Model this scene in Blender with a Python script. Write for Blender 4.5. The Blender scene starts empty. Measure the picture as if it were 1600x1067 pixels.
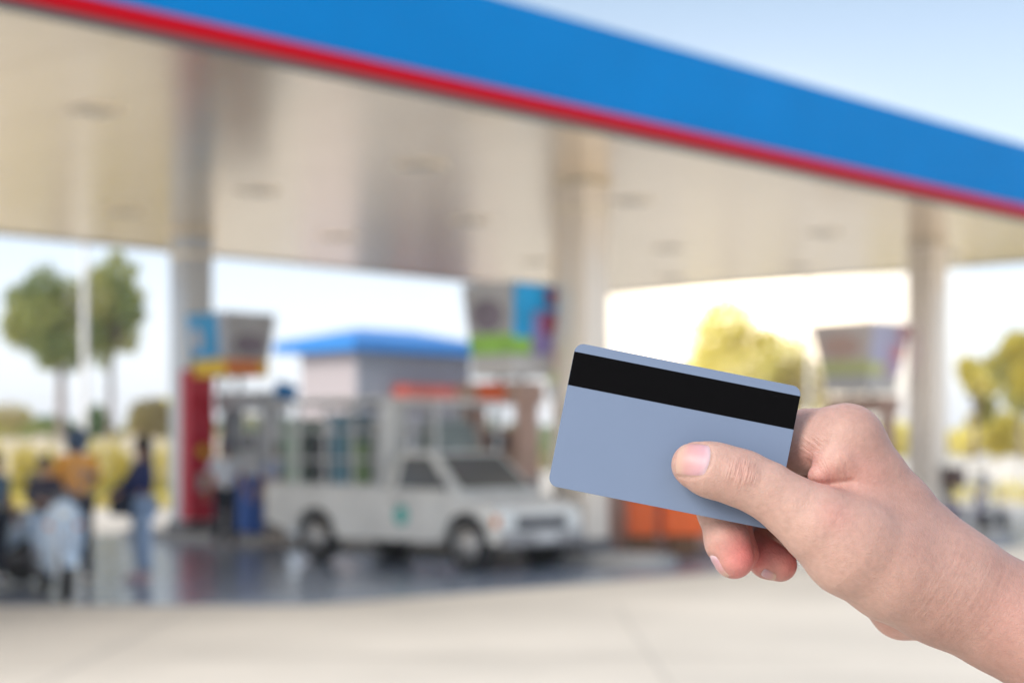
import bpy, bmesh, math, random
import numpy as np
from mathutils import Vector, Matrix
random.seed(7)
R = math.radians
HSTEP = 2.2
SC = bpy.context.scene
COL = SC.collection

# ---------------------------------------------------------------- camera
H = 1.5            # eye height
FPX = 2700.0       # focal length in photograph pixels (1600 wide)
HOR = 700.0        # image row of the horizon
D0 = 0.642         # distance of the hand-held card
cam_d = bpy.data.cameras.new('camera')
cam = bpy.data.objects.new('camera', cam_d); COL.objects.link(cam)
cam.location = (0, 0, H); cam.rotation_euler = (R(90), 0, 0)
cam_d.sensor_width = 36.0; cam_d.lens = 36.0 * FPX / 1600
cam_d.shift_y = (HOR - 533.5) / 1600
cam_d.clip_start = 0.05; cam_d.clip_end = 3000
cam_d.dof.use_dof = True; cam_d.dof.focus_distance = D0 - 0.004; cam_d.dof.aperture_fstop = 9.0
SC.camera = cam

# ---------------------------------------------------------------- light
SUN_EL, SUN_AZ = 31.0, (-0.64, -0.768)     # direction towards the sun (x, y)
EXPO = 0.64
GLOW = 3.0
w = bpy.data.worlds.new('World'); SC.world = w; w.use_nodes = True
nt = w.node_tree; nt.nodes.clear()
def N(t, **kw):
    n = nt.nodes.new(t)
    for k, v in kw.items(): setattr(n, k, v)
    return n
out = N('ShaderNodeOutputWorld')
sky = N('ShaderNodeTexSky', sky_type='NISHITA')
sky.sun_disc = False; sky.sun_elevation = R(SUN_EL)
sky.sun_rotation = math.atan2(SUN_AZ[0], SUN_AZ[1]); sky.air_density = 1.0; sky.dust_density = 2.0
bg1 = N('ShaderNodeBackground'); bg1.inputs[1].default_value = 0.05
nt.links.new(sky.outputs[0], bg1.inputs[0])
tc = N('ShaderNodeTexCoord')
sep = N('ShaderNodeSeparateXYZ'); nt.links.new(tc.outputs['Generated'], sep.inputs[0])
ramp = N('ShaderNodeValToRGB')
ramp.color_ramp.elements[0].position = 0.0; ramp.color_ramp.elements[0].color = (0.72, 0.75, 0.82, 1)
ramp.color_ramp.elements[1].position = 0.55; ramp.color_ramp.elements[1].color = (0.47, 0.53, 0.61, 1)
e = ramp.color_ramp.elements.new(0.10); e.color = (0.49, 0.53, 0.61, 1)
e = ramp.color_ramp.elements.new(0.26); e.color = (0.22, 0.275, 0.34, 1)
nt.links.new(sep.outputs[2], ramp.inputs[0])
# warm sky patch added low beyond the forecourt in place of the lens flare
gd = Vector(((1160 - 800) / FPX, 1, (HOR - 480) / FPX)).normalized()
dot = N('ShaderNodeVectorMath', operation='DOT_PRODUCT'); dot.inputs[1].default_value = gd
nt.links.new(tc.outputs['Generated'], dot.inputs[0])
mr = N('ShaderNodeMapRange'); mr.inputs[1].default_value = 0.990; mr.inputs[2].default_value = 1.0
mr.interpolation_type = 'SMOOTHERSTEP'
nt.links.new(dot.outputs['Value'], mr.inputs[0])
glow = N('ShaderNodeMixRGB', blend_type='MIX'); glow.inputs[2].default_value = (0.86, 0.72, 0.54, 1)
nt.links.new(mr.outputs[0], glow.inputs[0]); nt.links.new(ramp.outputs[0], glow.inputs[1])
# added glow lobe standing in for the flare; the sun is elsewhere
def lobe(sig_deg, amp, col, src):
    m1 = N('ShaderNodeMath', operation='SUBTRACT'); m1.inputs[0].default_value = 1.0; nt.links.new(dot.outputs['Value'], m1.inputs[1])
    m2 = N('ShaderNodeMath', operation='MULTIPLY'); m2.inputs[1].default_value = -2.0 / R(sig_deg) ** 2; nt.links.new(m1.outputs[0], m2.inputs[0])
    m3 = N('ShaderNodeMath', operation='EXPONENT'); nt.links.new(m2.outputs[0], m3.inputs[0])
    m4 = N('ShaderNodeVectorMath', operation='SCALE'); m4.inputs[0].default_value = [amp * c for c in col]; nt.links.new(m3.outputs[0], m4.inputs['Scale'])
    m5 = N('ShaderNodeVectorMath', operation='ADD'); nt.links.new(m4.outputs[0], m5.inputs[0]); nt.links.new(src, m5.inputs[1]); return m5.outputs[0]
skycol = lobe(3.6, GLOW, (1.0, 0.80, 0.56), glow.outputs[0])
bg2 = N('ShaderNodeBackground'); bg2.inputs[1].default_value = 1.0
nt.links.new(skycol, bg2.inputs[0])
add = N('ShaderNodeAddShader'); nt.links.new(bg1.outputs[0], add.inputs[0]); nt.links.new(bg2.outputs[0], add.inputs[1])
nt.links.new(add.outputs[0], out.inputs[0])

sd = bpy.data.lights.new('sun', 'SUN'); sd.energy = 2.3; sd.angle = R(28); sd.color = (1.0, 0.95, 0.87)
sun = bpy.data.objects.new('sun', sd); COL.objects.link(sun)
_sv = Vector((SUN_AZ[0] * math.cos(R(SUN_EL)), SUN_AZ[1] * math.cos(R(SUN_EL)), math.sin(R(SUN_EL))))
sun.rotation_euler = _sv.to_track_quat('Z', 'Y').to_euler(); sun.location = (0, 0, 30)
SC.view_settings.view_transform = 'Standard'; SC.view_settings.look = 'None'
SC.view_settings.exposure = EXPO; SC.view_settings.gamma = 1
SC.view_settings.use_curve_mapping = False

# ---------------------------------------------------------------- helpers
def mat(name, col, rough=0.6, spec=0.5, metal=0.0, vary=0.0, vscale=3.0, bump=0.0, bscale=30.0, emit=None, alpha=None, coat=0.0, trans=0.0):
    m = bpy.data.materials.new(name); m.use_nodes = True
    t = m.node_tree; b = t.nodes['Principled BSDF']
    b.inputs['Base Color'].default_value = (*col, 1); b.inputs['Roughness'].default_value = rough
    b.inputs['Specular IOR Level'].default_value = spec; b.inputs['Metallic'].default_value = metal
    b.inputs['Coat Weight'].default_value = coat
    b.inputs['Transmission Weight'].default_value = trans
    if vary > 0 or bump > 0:
        co = t.nodes.new('ShaderNodeTexCoord')
    if vary > 0:
        n = t.nodes.new('ShaderNodeTexNoise'); n.inputs['Scale'].default_value = vscale; n.inputs['Detail'].default_value = 5
        t.links.new(co.outputs['Object'], n.inputs['Vector'])
        r = t.nodes.new('ShaderNodeMapRange'); r.inputs[1].default_value = 0.3; r.inputs[2].default_value = 0.7
        r.inputs[3].default_value = 1 - vary; r.inputs[4].default_value = 1 + vary
        t.links.new(n.outputs[0], r.inputs[0])
        mx = t.nodes.new('ShaderNodeVectorMath'); mx.operation = 'SCALE'; mx.inputs[0].default_value = col
        t.links.new(r.outputs[0], mx.inputs['Scale']); t.links.new(mx.outputs[0], b.inputs['Base Color'])
    if bump > 0:
        n2 = t.nodes.new('ShaderNodeTexNoise'); n2.inputs['Scale'].default_value = bscale; n2.inputs['Detail'].default_value = 4
        t.links.new(co.outputs['Object'], n2.inputs['Vector'])
        bp = t.nodes.new('ShaderNodeBump'); bp.inputs['Strength'].default_value = bump; bp.inputs['Distance'].default_value = 0.02
        t.links.new(n2.outputs[0], bp.inputs['Height']); t.links.new(bp.outputs[0], b.inputs['Normal'])
    return m

def tag(o, label=None, cat=None, group=None, kind=None):
    if label: o['label'] = label
    if cat: o['category'] = cat
    if group: o['group'] = group
    if kind: o['kind'] = kind
    return o
def empty(name, loc=(0, 0, 0), rz=0.0):
    o = bpy.data.objects.new(name, None); COL.objects.link(o)
    o.location = loc; o.rotation_euler = (0, 0, rz); o.empty_display_size = 0.2
    return o
def link_mesh(name, me, m, parent=None, smooth=False):
    o = bpy.data.objects.new(name, me); COL.objects.link(o)
    if m is not None:
        for mm in (m if isinstance(m, (list, tuple)) else [m]): me.materials.append(mm)
    if smooth:
        for p in me.polygons: p.use_smooth = True
    if parent is not None: o.parent = parent
    return o
class MB:
    """collects shapes that become ONE mesh object"""
    def __init__(s): s.bm = bmesh.new(); s.mi = 0
    def _fin(s, vs):
        for v in vs:
            for f in v.link_faces: f.material_index = s.mi
    def box(s, c, d, rz=0.0, bev=0.0, rot=None):
        r = bmesh.ops.create_cube(s.bm, size=1.0); vs = r['verts']
        M = Matrix.Translation(c) @ (rot if rot is not None else Matrix.Rotation(rz, 4, 'Z')) @ Matrix.Diagonal((*d, 1))
        bmesh.ops.transform(s.bm, matrix=M, verts=vs)
        s._fin(vs)
        if bev > 0:
            es = list({e for v in vs for e in v.link_edges})
            rr = bmesh.ops.bevel(s.bm, geom=es, offset=bev, segments=2, affect='EDGES', profile=0.5)
            for f in rr['faces']: f.material_index = s.mi
        return s
    def tube(s, a, b, r1, r2=None, seg=12):
        a, b = Vector(a), Vector(b); r2 = r1 if r2 is None else r2
        L = (b - a).length
        rr = bmesh.ops.create_cone(s.bm, cap_ends=True, segments=seg, radius1=r1, radius2=r2, depth=L)
        M = Matrix.Translation((a + b) / 2) @ (b - a).to_track_quat('Z', 'Y').to_matrix().to_4x4()
        bmesh.ops.transform(s.bm, matrix=M, verts=rr['verts']); s._fin(rr['verts'])
        return s
    def path(s, pts, r, seg=8):
        for a, b in zip(pts[:-1], pts[1:]): s.tube(a, b, r, r, seg)
        for p in pts[1:-1]: s.ball(p, (r, r, r), 8)
        return s
    def ball(s, c, d, seg=12, rot=None):
        rr = bmesh.ops.create_uvsphere(s.bm, u_segments=seg, v_segments=max(6, seg // 2 + 2), radius=1.0)
        M = Matrix.Translation(c) @ (rot if rot is not None else Matrix.Identity(4)) @ Matrix.Diagonal((*d, 1))
        bmesh.ops.transform(s.bm, matrix=M, verts=rr['verts']); s._fin(rr['verts'])
        return s
    def lathe(s, prof, c, axis='Z', seg=24):
        """prof: list of (radius, height) revolved round an axis through c"""
        rings = []
        for (r, h) in prof:
            ring = []
            for k in range(seg):
                a = 2 * math.pi * k / seg
                p = Vector((r * math.cos(a), r * math.sin(a), h))
                if axis == 'Y': p = Vector((p.x, p.z, p.y))
                if axis == 'X': p = Vector((p.z, p.x, p.y))
                ring.append(s.bm.verts.new(Vector(c) + p))
            rings.append(ring)
        for A, B in zip(rings[:-1], rings[1:]):
            for k in range(seg):
                f = s.bm.faces.new((A[k], A[(k + 1) % seg], B[(k + 1) % seg], B[k])); f.material_index = s.mi
        for ring in (rings[0], rings[-1]):
            try: f = s.bm.faces.new(ring); f.material_index = s.mi
            except ValueError: pass
        return s
    def prism(s, poly, y0, y1):
        """poly in (x, z), extruded along y"""
        A = [s.bm.verts.new((x, y0, z)) for x, z in poly]; B = [s.bm.verts.new((x, y1, z)) for x, z in poly]
        fs = [s.bm.faces.new(A), s.bm.faces.new(list(reversed(B)))]
        n = len(poly)
        for k in range(n): fs.append(s.bm.faces.new((A[k], B[k], B[(k + 1) % n], A[(k + 1) % n])))
        for f in fs: f.material_index = s.mi
        return s
    def slab(s, poly, z0, z1):
        """poly in (x, y), extruded along z"""
        A = [s.bm.verts.new((x, y, z0)) for x, y in poly]; B = [s.bm.verts.new((x, y, z1)) for x, y in poly]
        fs = [s.bm.faces.new(A), s.bm.faces.new(list(reversed(B)))]
        n = len(poly)
        for k in range(n): fs.append(s.bm.faces.new((A[k], B[k], B[(k + 1) % n], A[(k + 1) % n])))
        for f in fs: f.material_index = s.mi
        return s
    def poly(s, pts):
        f = s.bm.faces.new([s.bm.verts.new(p) for p in pts]); f.material_index = s.mi; return s
    def build(s, name, m, parent=None, smooth=False):
        bmesh.ops.recalc_face_normals(s.bm, faces=s.bm.faces[:])
        me = bpy.data.meshes.new(name); s.bm.to_mesh(me); s.bm.free()
        return link_mesh(name, me, m, parent, smooth)
def children(o): return list(o.children)
def copy_tree(o, parent=None):
    c = o.copy(); COL.objects.link(c)
    if parent is not None: c.parent = parent
    for ch in children(o): copy_tree(ch, c)
    return c
# forecourt axes: t runs along the canopy front (to the right and away), n from its front to its back
TX, TY = 0.678, 0.735
F0 = Vector((0, 18.0, 0))
def SN(s, n, z=0.0): return Vector((F0.x + s * TX - n * TY, F0.y + s * TY + n * TX, z))
AT = math.atan2(TY, TX)          # rotation that lays local x along t and local y along n
def PX(u, v, Y): return Vector(((u - 800) / FPX * Y, Y, H + (HOR - v) / FPX * Y))
# ================================================================ hand holding the card
# lengths in this block are "hp" units: 1 hp = 0.2378 mm; u right, v down, w away from the eye
HP = D0 / FPX
def lin(u, v, w, r):
    k = 1 + w / FPX
    return (800 + (u - 800) * k, 700 + (v - 700) * k, float(w), r * k)
def hp_world(P):
    P = np.asarray(P, dtype=np.float64)
    return np.stack([(P[..., 0] - 800) * HP, D0 + P[..., 2] * HP, H + (700 - P[..., 1]) * HP], -1)
def chain(pts, fw=1.0, k=10):
    L = [lin(*p) for p in pts]
    return [(L[i], L[i + 1], fw) for i in range(len(L) - 1)], k
PALM = [
    chain([(1322, 692, 30, 57), (1358, 748, 35, 57), (1398, 798, 35, 60), (1440, 848, 35, 64), (1478, 900, 30, 76)]),
    chain([(1330, 722, 112, 52), (1475, 900, 90, 66)]),
    chain([(1340, 762, 185, 48), (1475, 925, 120, 66)]),
    chain([(1352, 812, 245, 43), (1388, 912, 196, 55), (1412, 944, 150, 56)]),
    chain([(1240, 793, -42, 47), (1279, 818, -38, 61), (1330, 852, -30, 78), (1398, 888, -12, 83), (1475, 914, 10, 85)]),
    chain([(1330, 765, 28, 48), (1400, 850, 10, 66)]),
    chain([(1475, 916, 10, 88), (1565, 961, 5, 88), (1700, 1038, -40, 94), (2050, 1250, -170, 112), (2450, 1500, -330, 135)]),
    chain([(1475, 922, 90, 78), (1565, 966, 85, 82), (1700, 1040, 45, 90), (2050, 1250, -80, 108), (2450, 1500, -240, 130)]),
]
THUMB = chain([(1084, 726, -38, 35), (1108, 733, -42, 41), (1135, 740, -44, 41), (1163, 749, -44, 42.5), (1200, 767, -44, 43), (1238, 794, -42, 47)], 1.12)
FINGERS = {
 'index': chain([(1322, 692, 30, 57), (1262, 690, 72, 49), (1192, 700, 104, 42), (1130, 722, 62, 35), (1092, 738, 42, 31)]),
 'middle': chain([(1330, 722, 112, 50), (1240, 725, 165, 44), (1158, 742, 135, 38), (1121, 796, 66, 31), (1136, 846, 54, 33), (1147, 872, 50, 32)]),
 'ring': chain([(1340, 762, 185, 47), (1245, 770, 225, 42), (1160, 770, 195, 36), (1140, 820, 128, 31), (1157, 864, 112, 29)]),
 'little': chain([(1352, 812, 245, 42), (1260, 825, 275, 36), (1190, 835, 235, 30), (1178, 858, 165, 27), (1200, 874, 140, 28), (1219, 882, 128, 26.5)]),
}
def seg_d(P, prim):
    (a, b, fw) = prim
    A = np.array(a[:3], dtype=np.float32); B = np.array(b[:3], dtype=np.float32)
    ba = B - A
    t = ((P[..., 0] - A[0]) * ba[0] + (P[..., 1] - A[1]) * ba[1] + (P[..., 2] - A[2]) * ba[2]) / float(ba @ ba)
    np.clip(t, 0, 1, out=t)
    dx = P[..., 0] - A[0] - t * ba[0]; dy = P[..., 1] - A[1] - t * ba[1]; dz = (P[..., 2] - A[2] - t * ba[2]) * fw
    return np.sqrt(dx * dx + dy * dy + dz * dz) - (a[3] + (b[3] - a[3]) * t)
def smin(a, b, k):
    h = np.maximum(k - np.abs(a - b), 0) / k
    return np.minimum(a, b) - h * h * k * 0.25
def chain_d(P, ch, k):
    d = None
    for pr in ch[0]:
        e = seg_d(P, pr); d = e if d is None else smin(d, e, k)
    return d
WEB = chain([(1281, 743, -8, 19), (1310, 718, 0, 35), (1348, 744, 14, 46)])
CREASE = [  # (polyline, depth, width)
    ([(1250, 746, 0), (1264, 727, -12), (1279, 706, -20), (1289, 692, -24)], 3.5, 4.0),
    ([(1244, 748, -10), (1262, 755, -24), (1300, 757, -34), (1332, 752, -36)], 4.0, 5.0),
    ([(1169, 712, -80), (1170, 727, -86), (1165, 741, -88), (1159, 752, -86)], 0.9, 2.0),
    ([(1160, 716, -82), (1160, 730, -87), (1156, 744, -88)], 0.7, 2.0),
    ([(1152, 727, -85), (1147, 741, -87), (1142, 754, -84)], 0.8, 2.0),
    ([(1425, 1006, 60), (1436, 985, 10), (1448, 965, -40)], 2.0, 5.0),
]
NAIL_EDGE = []
def poly_dist(P, pts):
    d = None
    for a, b in zip(pts[:-1], pts[1:]):
        la = lin(*a, 0); lb = lin(*b, 0)
        e = seg_d(P, ((*la[:3], 0), (*lb[:3], 0), 0.30)); d = e if d is None else np.minimum(d, e)
    return d
def hand_sdf(P):
    P = P.astype(np.float32)
    palm = None
    for c in PALM:
        e = chain_d(P, c, 14); palm = e if palm is None else smin(palm, e, 34)
    th = chain_d(P, THUMB, 14)
    d = smin(palm, th, 16)
    for nme, c in FINGERS.items():
        prox = seg_d(P, c[0][0])
        d = np.minimum(d, smin(palm, prox, 22))
    d = smin(d, chain_d(P, WEB, 14), 7)
    for nme, c in FINGERS.items():
        d = np.minimum(d, chain_d(P, c, 12)) if nme != 'index' else smin(d, chain_d(P, c, 12), 5)
    for Q_ in NAIL_EDGE:
        near = (np.abs(P[..., 0] - Q_[0][0]) < 70) & (np.abs(P[..., 1] - Q_[0][1]) < 70) & (np.abs(P[..., 2] - Q_[0][2]) < 70)
        if near.any():
            sub = P[near]; q = None
            for a, b in zip(Q_[:-1], Q_[1:]):
                e = seg_d(sub, ((*a, 0), (*b, 0), 1.0)); q = e if q is None else np.minimum(q, e)
            d[near] = d[near] + 1.7 * np.exp(-(q / 3.0) ** 2)
    for pts, dep, wd in CREASE:
        q = poly_dist(P, pts); d = d + dep * np.exp(-(q / wd) ** 2)
    return d
def surface_nets(f, xs, ys, zs):
    nx, ny, nz = len(xs), len(ys), len(zs)
    D = np.empty((nx, ny, nz), dtype=np.float32)
    for i0 in range(0, nx, 12):
        g = np.stack(np.meshgrid(xs[i0:i0 + 12], ys, zs, indexing='ij'), -1)
        D[i0:i0 + 12] = f(g)
    ins = D < 0
    c = ins[:-1, :-1, :-1].astype(np.int8)
    for dx in (0, 1):
        for dy in (0, 1):
            for dz in (0, 1):
                if dx or dy or dz: c = c + ins[dx:nx - 1 + dx, dy:ny - 1 + dy, dz:nz - 1 + dz]
    act = (c > 0) & (c < 8)
    idx = np.full(act.shape, -1, dtype=np.int64); ii = np.argwhere(act); idx[act] = np.arange(len(ii))
    acc = np.zeros((len(ii), 3)); cnt = np.zeros(len(ii))
    ax = [np.asarray(a, dtype=np.float64) for a in (xs, ys, zs)]
    corners = [(a, b, e) for a in (0, 1) for b in (0, 1) for e in (0, 1)]
    for p in corners:
        for k in range(3):
            if p[k]: continue
            q = list(p); q[k] = 1
            A = ii + np.array(p); B = ii + np.array(q)
            da = D[A[:, 0], A[:, 1], A[:, 2]]; db = D[B[:, 0], B[:, 1], B[:, 2]]
            m = (da < 0) != (db < 0)
            t = np.where(m, da / np.where(m, da - db, 1), 0)
            pa = np.stack([ax[j][A[:, j]] for j in range(3)], -1); pb = np.stack([ax[j][B[:, j]] for j in range(3)], -1)
            acc[m] += (pa + (pb - pa) * t[:, None])[m]; cnt[m] += 1
    V = acc / cnt[:, None]
    F = []
    for k in range(3):
        sl0 = [slice(None)] * 3; sl1 = [slice(None)] * 3
        sl0[k] = slice(0, -1); sl1[k] = slice(1, None)
        ch = ins[tuple(sl0)] != ins[tuple(sl1)]
        E = np.argwhere(ch)
        a, b = [j for j in range(3) if j != k]
        E = E[(E[:, a] > 0) & (E[:, b] > 0) & (E[:, a] < ch.shape[a] - 1) & (E[:, b] < ch.shape[b] - 1)]
        q = []
        for (oa, ob) in ((-1, -1), (0, -1), (0, 0), (-1, 0)):
            G = E.copy(); G[:, a] += oa; G[:, b] += ob; q.append(idx[G[:, 0], G[:, 1], G[:, 2]])
        q = np.stack(q, -1)
        s = ins[E[:, 0], E[:, 1], E[:, 2]]
        if k == 1: s = ~s
        q[~s] = q[~s][:, ::-1]
        F.append(q)
    return V, np.concatenate(F)
def grad(P, h=1.2):
    G = np.zeros(P.shape)
    for k in range(3):
        e = np.zeros(3); e[k] = h
        G[..., k] = (hand_sdf(P + e) - hand_sdf(P - e)) / (2 * h)
    return G
def project(P, it=3):
    P = P.astype(np.float64)
    for _ in range(it):
        d = hand_sdf(P); g = grad(P); P = P - g * (d / np.maximum((g * g).sum(-1), 0.2))[..., None]
    return P
def axisgrid(a, b, step, far_lo=None, far_hi=None):
    xs = list(np.arange(a, b, step))
    s = step; x = xs[-1]
    if far_hi is not None:
        while x < far_hi: s = min(s * 1.12, 22); x += s; xs.append(x)
    s = step; x = xs[0]; lo = []
    if far_lo is not None:
        while x > far_lo: s = min(s * 1.12, 22); x -= s; lo.append(x)
    return np.array(lo[::-1] + xs, dtype=np.float32)
def nail_frame(c, a, nrm):
    c = np.array(lin(*c, 0)[:3]); a = np.array(a, float); nrm = np.array(nrm, float); nrm /= np.linalg.norm(nrm)
    a -= nrm * (a @ nrm); a /= np.linalg.norm(a); return c, a, nrm, np.cross(nrm, a)
def nail_march(Q, nrm):
    for _ in range(40):
        d = hand_sdf(Q); Q = Q - nrm * np.clip(d * .9, -4, 8)[..., None]
    return Q
NAILS = [((1083, 718, -60), (-.95, -.20, 0), (-.12, -.30, -.95), 28, 28, 0.6), ((1126, 884, 46), (.42, .90, -.05), (-.84, .35, -.50), 23, 15, 0.7), ((1203, 890, 128), (.85, .40, -.2), (-.25, .55, -.80), 13, 11, 0.7)]
_ne = []
for (c, a, nrm, hl, hw, lf) in NAILS:       # the skin folds down round the sides and base of each nail
    c, a, nrm, b = nail_frame(c, a, nrm); pts = []
    for x, y in [(.75, -1), (.3, -1), (-.2, -1), (-.6, -.97), (-.86, -.8), (-.98, -.4), (-1.0, 0), (-.98, .4), (-.86, .8), (-.6, .97), (-.2, 1), (.3, 1), (.75, 1)]:
        sx = x * math.sqrt(1 - .42 * y * y * (1 if x < 0 else .75)) if abs(x) > .95 else x * .86; pts.append(c + a * (hl + 1) * sx + b * (hw + 1) * y * (math.sqrt(1 - .25 * x * x)) + nrm * 30)
    _ne.append(nail_march(np.array(pts), nrm))
NAIL_EDGE += _ne
gx = axisgrid(1036, 1650, HSTEP, None, 2480)
gy = axisgrid(622, 1075, HSTEP, None, 1640)
gz = axisgrid(-118, 330, HSTEP, -500, None)
HV, HF = surface_nets(hand_sdf, gx, gy, gz)
HV = project(HV, 2)
me = bpy.data.meshes.new('human_hand')
WV = hp_world(HV)
base = np.array([0.16, 0.66, 1.42])
me.from_pydata((WV - base).tolist(), [], HF.tolist()); me.update()
for p in me.polygons: p.use_smooth = True
# natural skin colouring: redder finger pads and knuckles (kept in a vertex attribute)
red = np.zeros(len(HV))
for (u, v, w_, rad, amt) in [(1168, 868, 30, 42, 1.0), (1160, 895, 30, 30, .7), (1238, 876, 118, 34, 1.0), (1180, 862, 110, 40, 1.0), (1240, 745, 0, 26, .9),
                             (1290, 752, -34, 30, .35), (1255, 725, -5, 30, .45), (1303, 805, -95, 26, .18), (1160, 737, -88, 20, .15), (1150, 830, 60, 30, .5),
                             (1215, 845, 110, 50, .9), (1400, 985, 130, 45, .15), (1585, 965, -80, 50, .10), (1330, 740, -20, 45, .2), (1075, 702, -60, 20, .25)]:
    l = np.array(lin(u, v, w_, 0)[:3]); q = ((HV - l) ** 2).sum(-1); red = np.maximum(red, amt * np.exp(-q / rad ** 2))
at = me.attributes.new('redness', 'FLOAT', 'POINT'); at.data.foreach_set('value', red.astype(np.float32))
pale = np.zeros(len(HV))     # naturally lighter palm-side skin, plus light from the lower left painted in
for (u, v, w_, rad, amt) in [(1110, 735, -50, 70, .8), (1180, 770, -60, 70, .9), (1240, 820, -60, 80, 1.0), (1290, 890, -40, 80, 1.0), (1360, 930, -30, 80, .8), (1100, 830, 50, 40, .8), (1440, 990, 60, 60, .6), (1290, 720, -20, 50, .8), (1262, 700, 20, 40, .7), (1400, 985, 130, 60, .9), (1130, 860, 40, 40, .4)]:
    l = np.array(lin(u, v, w_, 0)[:3]); q = ((HV - l) ** 2).sum(-1); pale = np.maximum(pale, amt * np.exp(-q / rad ** 2))
at = me.attributes.new('pale', 'FLOAT', 'POINT'); at.data.foreach_set('value', pale.astype(np.float32))

def skin_mat():
    m = bpy.data.materials.new('skin'); m.use_nodes = True; t = m.node_tree; b = t.nodes['Principled BSDF']
    def nn(ty, **kw):
        n = t.nodes.new(ty)
        for k, v in kw.items(): setattr(n, k, v)
        return n
    co = nn('ShaderNodeTexCoord')
    n1 = nn('ShaderNodeTexNoise'); n1.inputs['Scale'].default_value = 45; n1.inputs['Detail'].default_value = 3
    n2 = nn('ShaderNodeTexNoise'); n2.inputs['Scale'].default_value = 420; n2.inputs['Detail'].default_value = 4
    for n in (n1, n2): t.links.new(co.outputs['Object'], n.inputs['Vector'])
    r1 = nn('ShaderNodeValToRGB')
    r1.color_ramp.elements[0].position = .35; r1.color_ramp.elements[0].color = (0.340, 0.194, 0.160, 1)
    r1.color_ramp.elements[1].position = .68; r1.color_ramp.elements[1].color = (0.385, 0.232, 0.192, 1)
    t.links.new(n1.outputs[0], r1.inputs[0])
    at = nn('ShaderNodeAttribute', attribute_name='redness')
    mx = nn('ShaderNodeMixRGB'); mx.inputs[2].default_value = (0.58, 0.18, 0.17, 1)
    ap = nn('ShaderNodeAttribute', attribute_name='pale'); mxp = nn('ShaderNodeMixRGB'); mxp.inputs[2].default_value = (0.475, 0.305, 0.254, 1)
    t.links.new(ap.outputs['Fac'], mxp.inputs[0]); t.links.new(r1.outputs[0], mxp.inputs[1])
    t.links.new(at.outputs['Fac'], mx.inputs[0]); t.links.new(mxp.outputs[0], mx.inputs[1])
    r2 = nn('ShaderNodeMapRange'); r2.inputs[1].default_value = .3; r2.inputs[2].default_value = .7; r2.inputs[3].default_value = .93; r2.inputs[4].default_value = 1.06
    t.links.new(n2.outputs[0], r2.inputs[0])
    sc = nn('ShaderNodeVectorMath', operation='SCALE'); t.links.new(mx.outputs[0], sc.inputs[0]); t.links.new(r2.outputs[0], sc.inputs['Scale'])
    t.links.new(sc.outputs[0], b.inputs['Base Color'])
    b.inputs['Roughness'].default_value = 0.52; b.inputs['Specular IOR Level'].default_value = 0.35
    b.inputs['Subsurface Weight'].default_value = 0.35; b.inputs['Subsurface Radius'].default_value = (1.0, 0.35, 0.2)
    b.inputs['Subsurface Scale'].default_value = 0.004
    # fine skin relief: cells plus stretched wrinkles at the thumb joint and the web
    vo = nn('ShaderNodeTexVoronoi'); vo.inputs['Scale'].default_value = 1400; t.links.new(co.outputs['Object'], vo.inputs['Vector'])
    n3 = nn('ShaderNodeTexNoise'); n3.inputs['Scale'].default_value = 1100; n3.inputs['Detail'].default_value = 5
    t.links.new(co.outputs['Object'], n3.inputs['Vector'])
    hsum = nn('ShaderNodeMath', operation='MULTIPLY_ADD'); hsum.inputs[1].default_value = 0.5
    t.links.new(vo.outputs['Distance'], hsum.inputs[0]); t.links.new(n3.outputs[0], hsum.inputs[2])
    last = hsum.outputs[0]
    def wrinkle(cu, cv, cw, ang, rad, freq, amp, stretch=0.16):
        nonlocal last
        c = Vector(hp_world(np.array(lin(cu, cv, cw, 0)[:3])) - base)
        mp = nn('ShaderNodeMapping', vector_type='TEXTURE'); mp.inputs['Location'].default_value = c
        mp.inputs['Rotation'].default_value = (0, ang, 0); t.links.new(co.outputs['Object'], mp.inputs['Vector'])
        ln = nn('ShaderNodeVectorMath', operation='LENGTH'); t.links.new(mp.outputs[0], ln.inputs[0])
        mk = nn('ShaderNodeMapRange'); mk.interpolation_type = 'SMOOTHSTEP'
        mk.inputs[1].default_value = rad * HP; mk.inputs[2].default_value = rad * HP * .25; mk.inputs[3].default_value = 0; mk.inputs[4].default_value = amp
        t.links.new(ln.outputs['Value'], mk.inputs[0])
        m2 = nn('ShaderNodeMapping'); m2.inputs['Scale'].default_value = (freq, freq * stretch, freq * stretch); t.links.new(mp.outputs[0], m2.inputs['Vector'])
        ns = nn('ShaderNodeTexNoise'); ns.inputs['Scale'].default_value = 1.0; ns.inputs['Detail'].default_value = 2.5; t.links.new(m2.outputs[0], ns.inputs['Vector'])
        ml = nn('ShaderNodeMath', operation='MULTIPLY_ADD'); t.links.new(ns.outputs[0], ml.inputs[0]); t.links.new(mk.outputs[0], ml.inputs[1]); t.links.new(last, ml.inputs[2])
        last = ml.outputs[0]
    wrinkle(1160, 738, -88, R(14), 34, 900, 9, .12)
    wrinkle(1262, 700, -5, R(-48), 42, 650, 7, .14)
    wrinkle(1305, 735, -25, R(-20), 42, 600, 6, .14)
    wrinkle(1390, 905, -90, R(-50), 110, 420, 3.0, .10)
    wrinkle(1500, 930, -70, R(30), 130, 380, 2.6, .12)
    bp = nn('ShaderNodeBump'); bp.inputs['Strength'].default_value = 0.42; bp.inputs['Distance'].default_value = 0.00045
    t.links.new(last, bp.inputs['Height']); t.links.new(bp.outputs[0], b.inputs['Normal'])
    return m
hand = link_mesh('human_hand', me, skin_mat()); hand.location = base
tag(hand, 'bare right hand and forearm reaching in from the right, thumb pressing the blue-grey card', 'hand')

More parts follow.
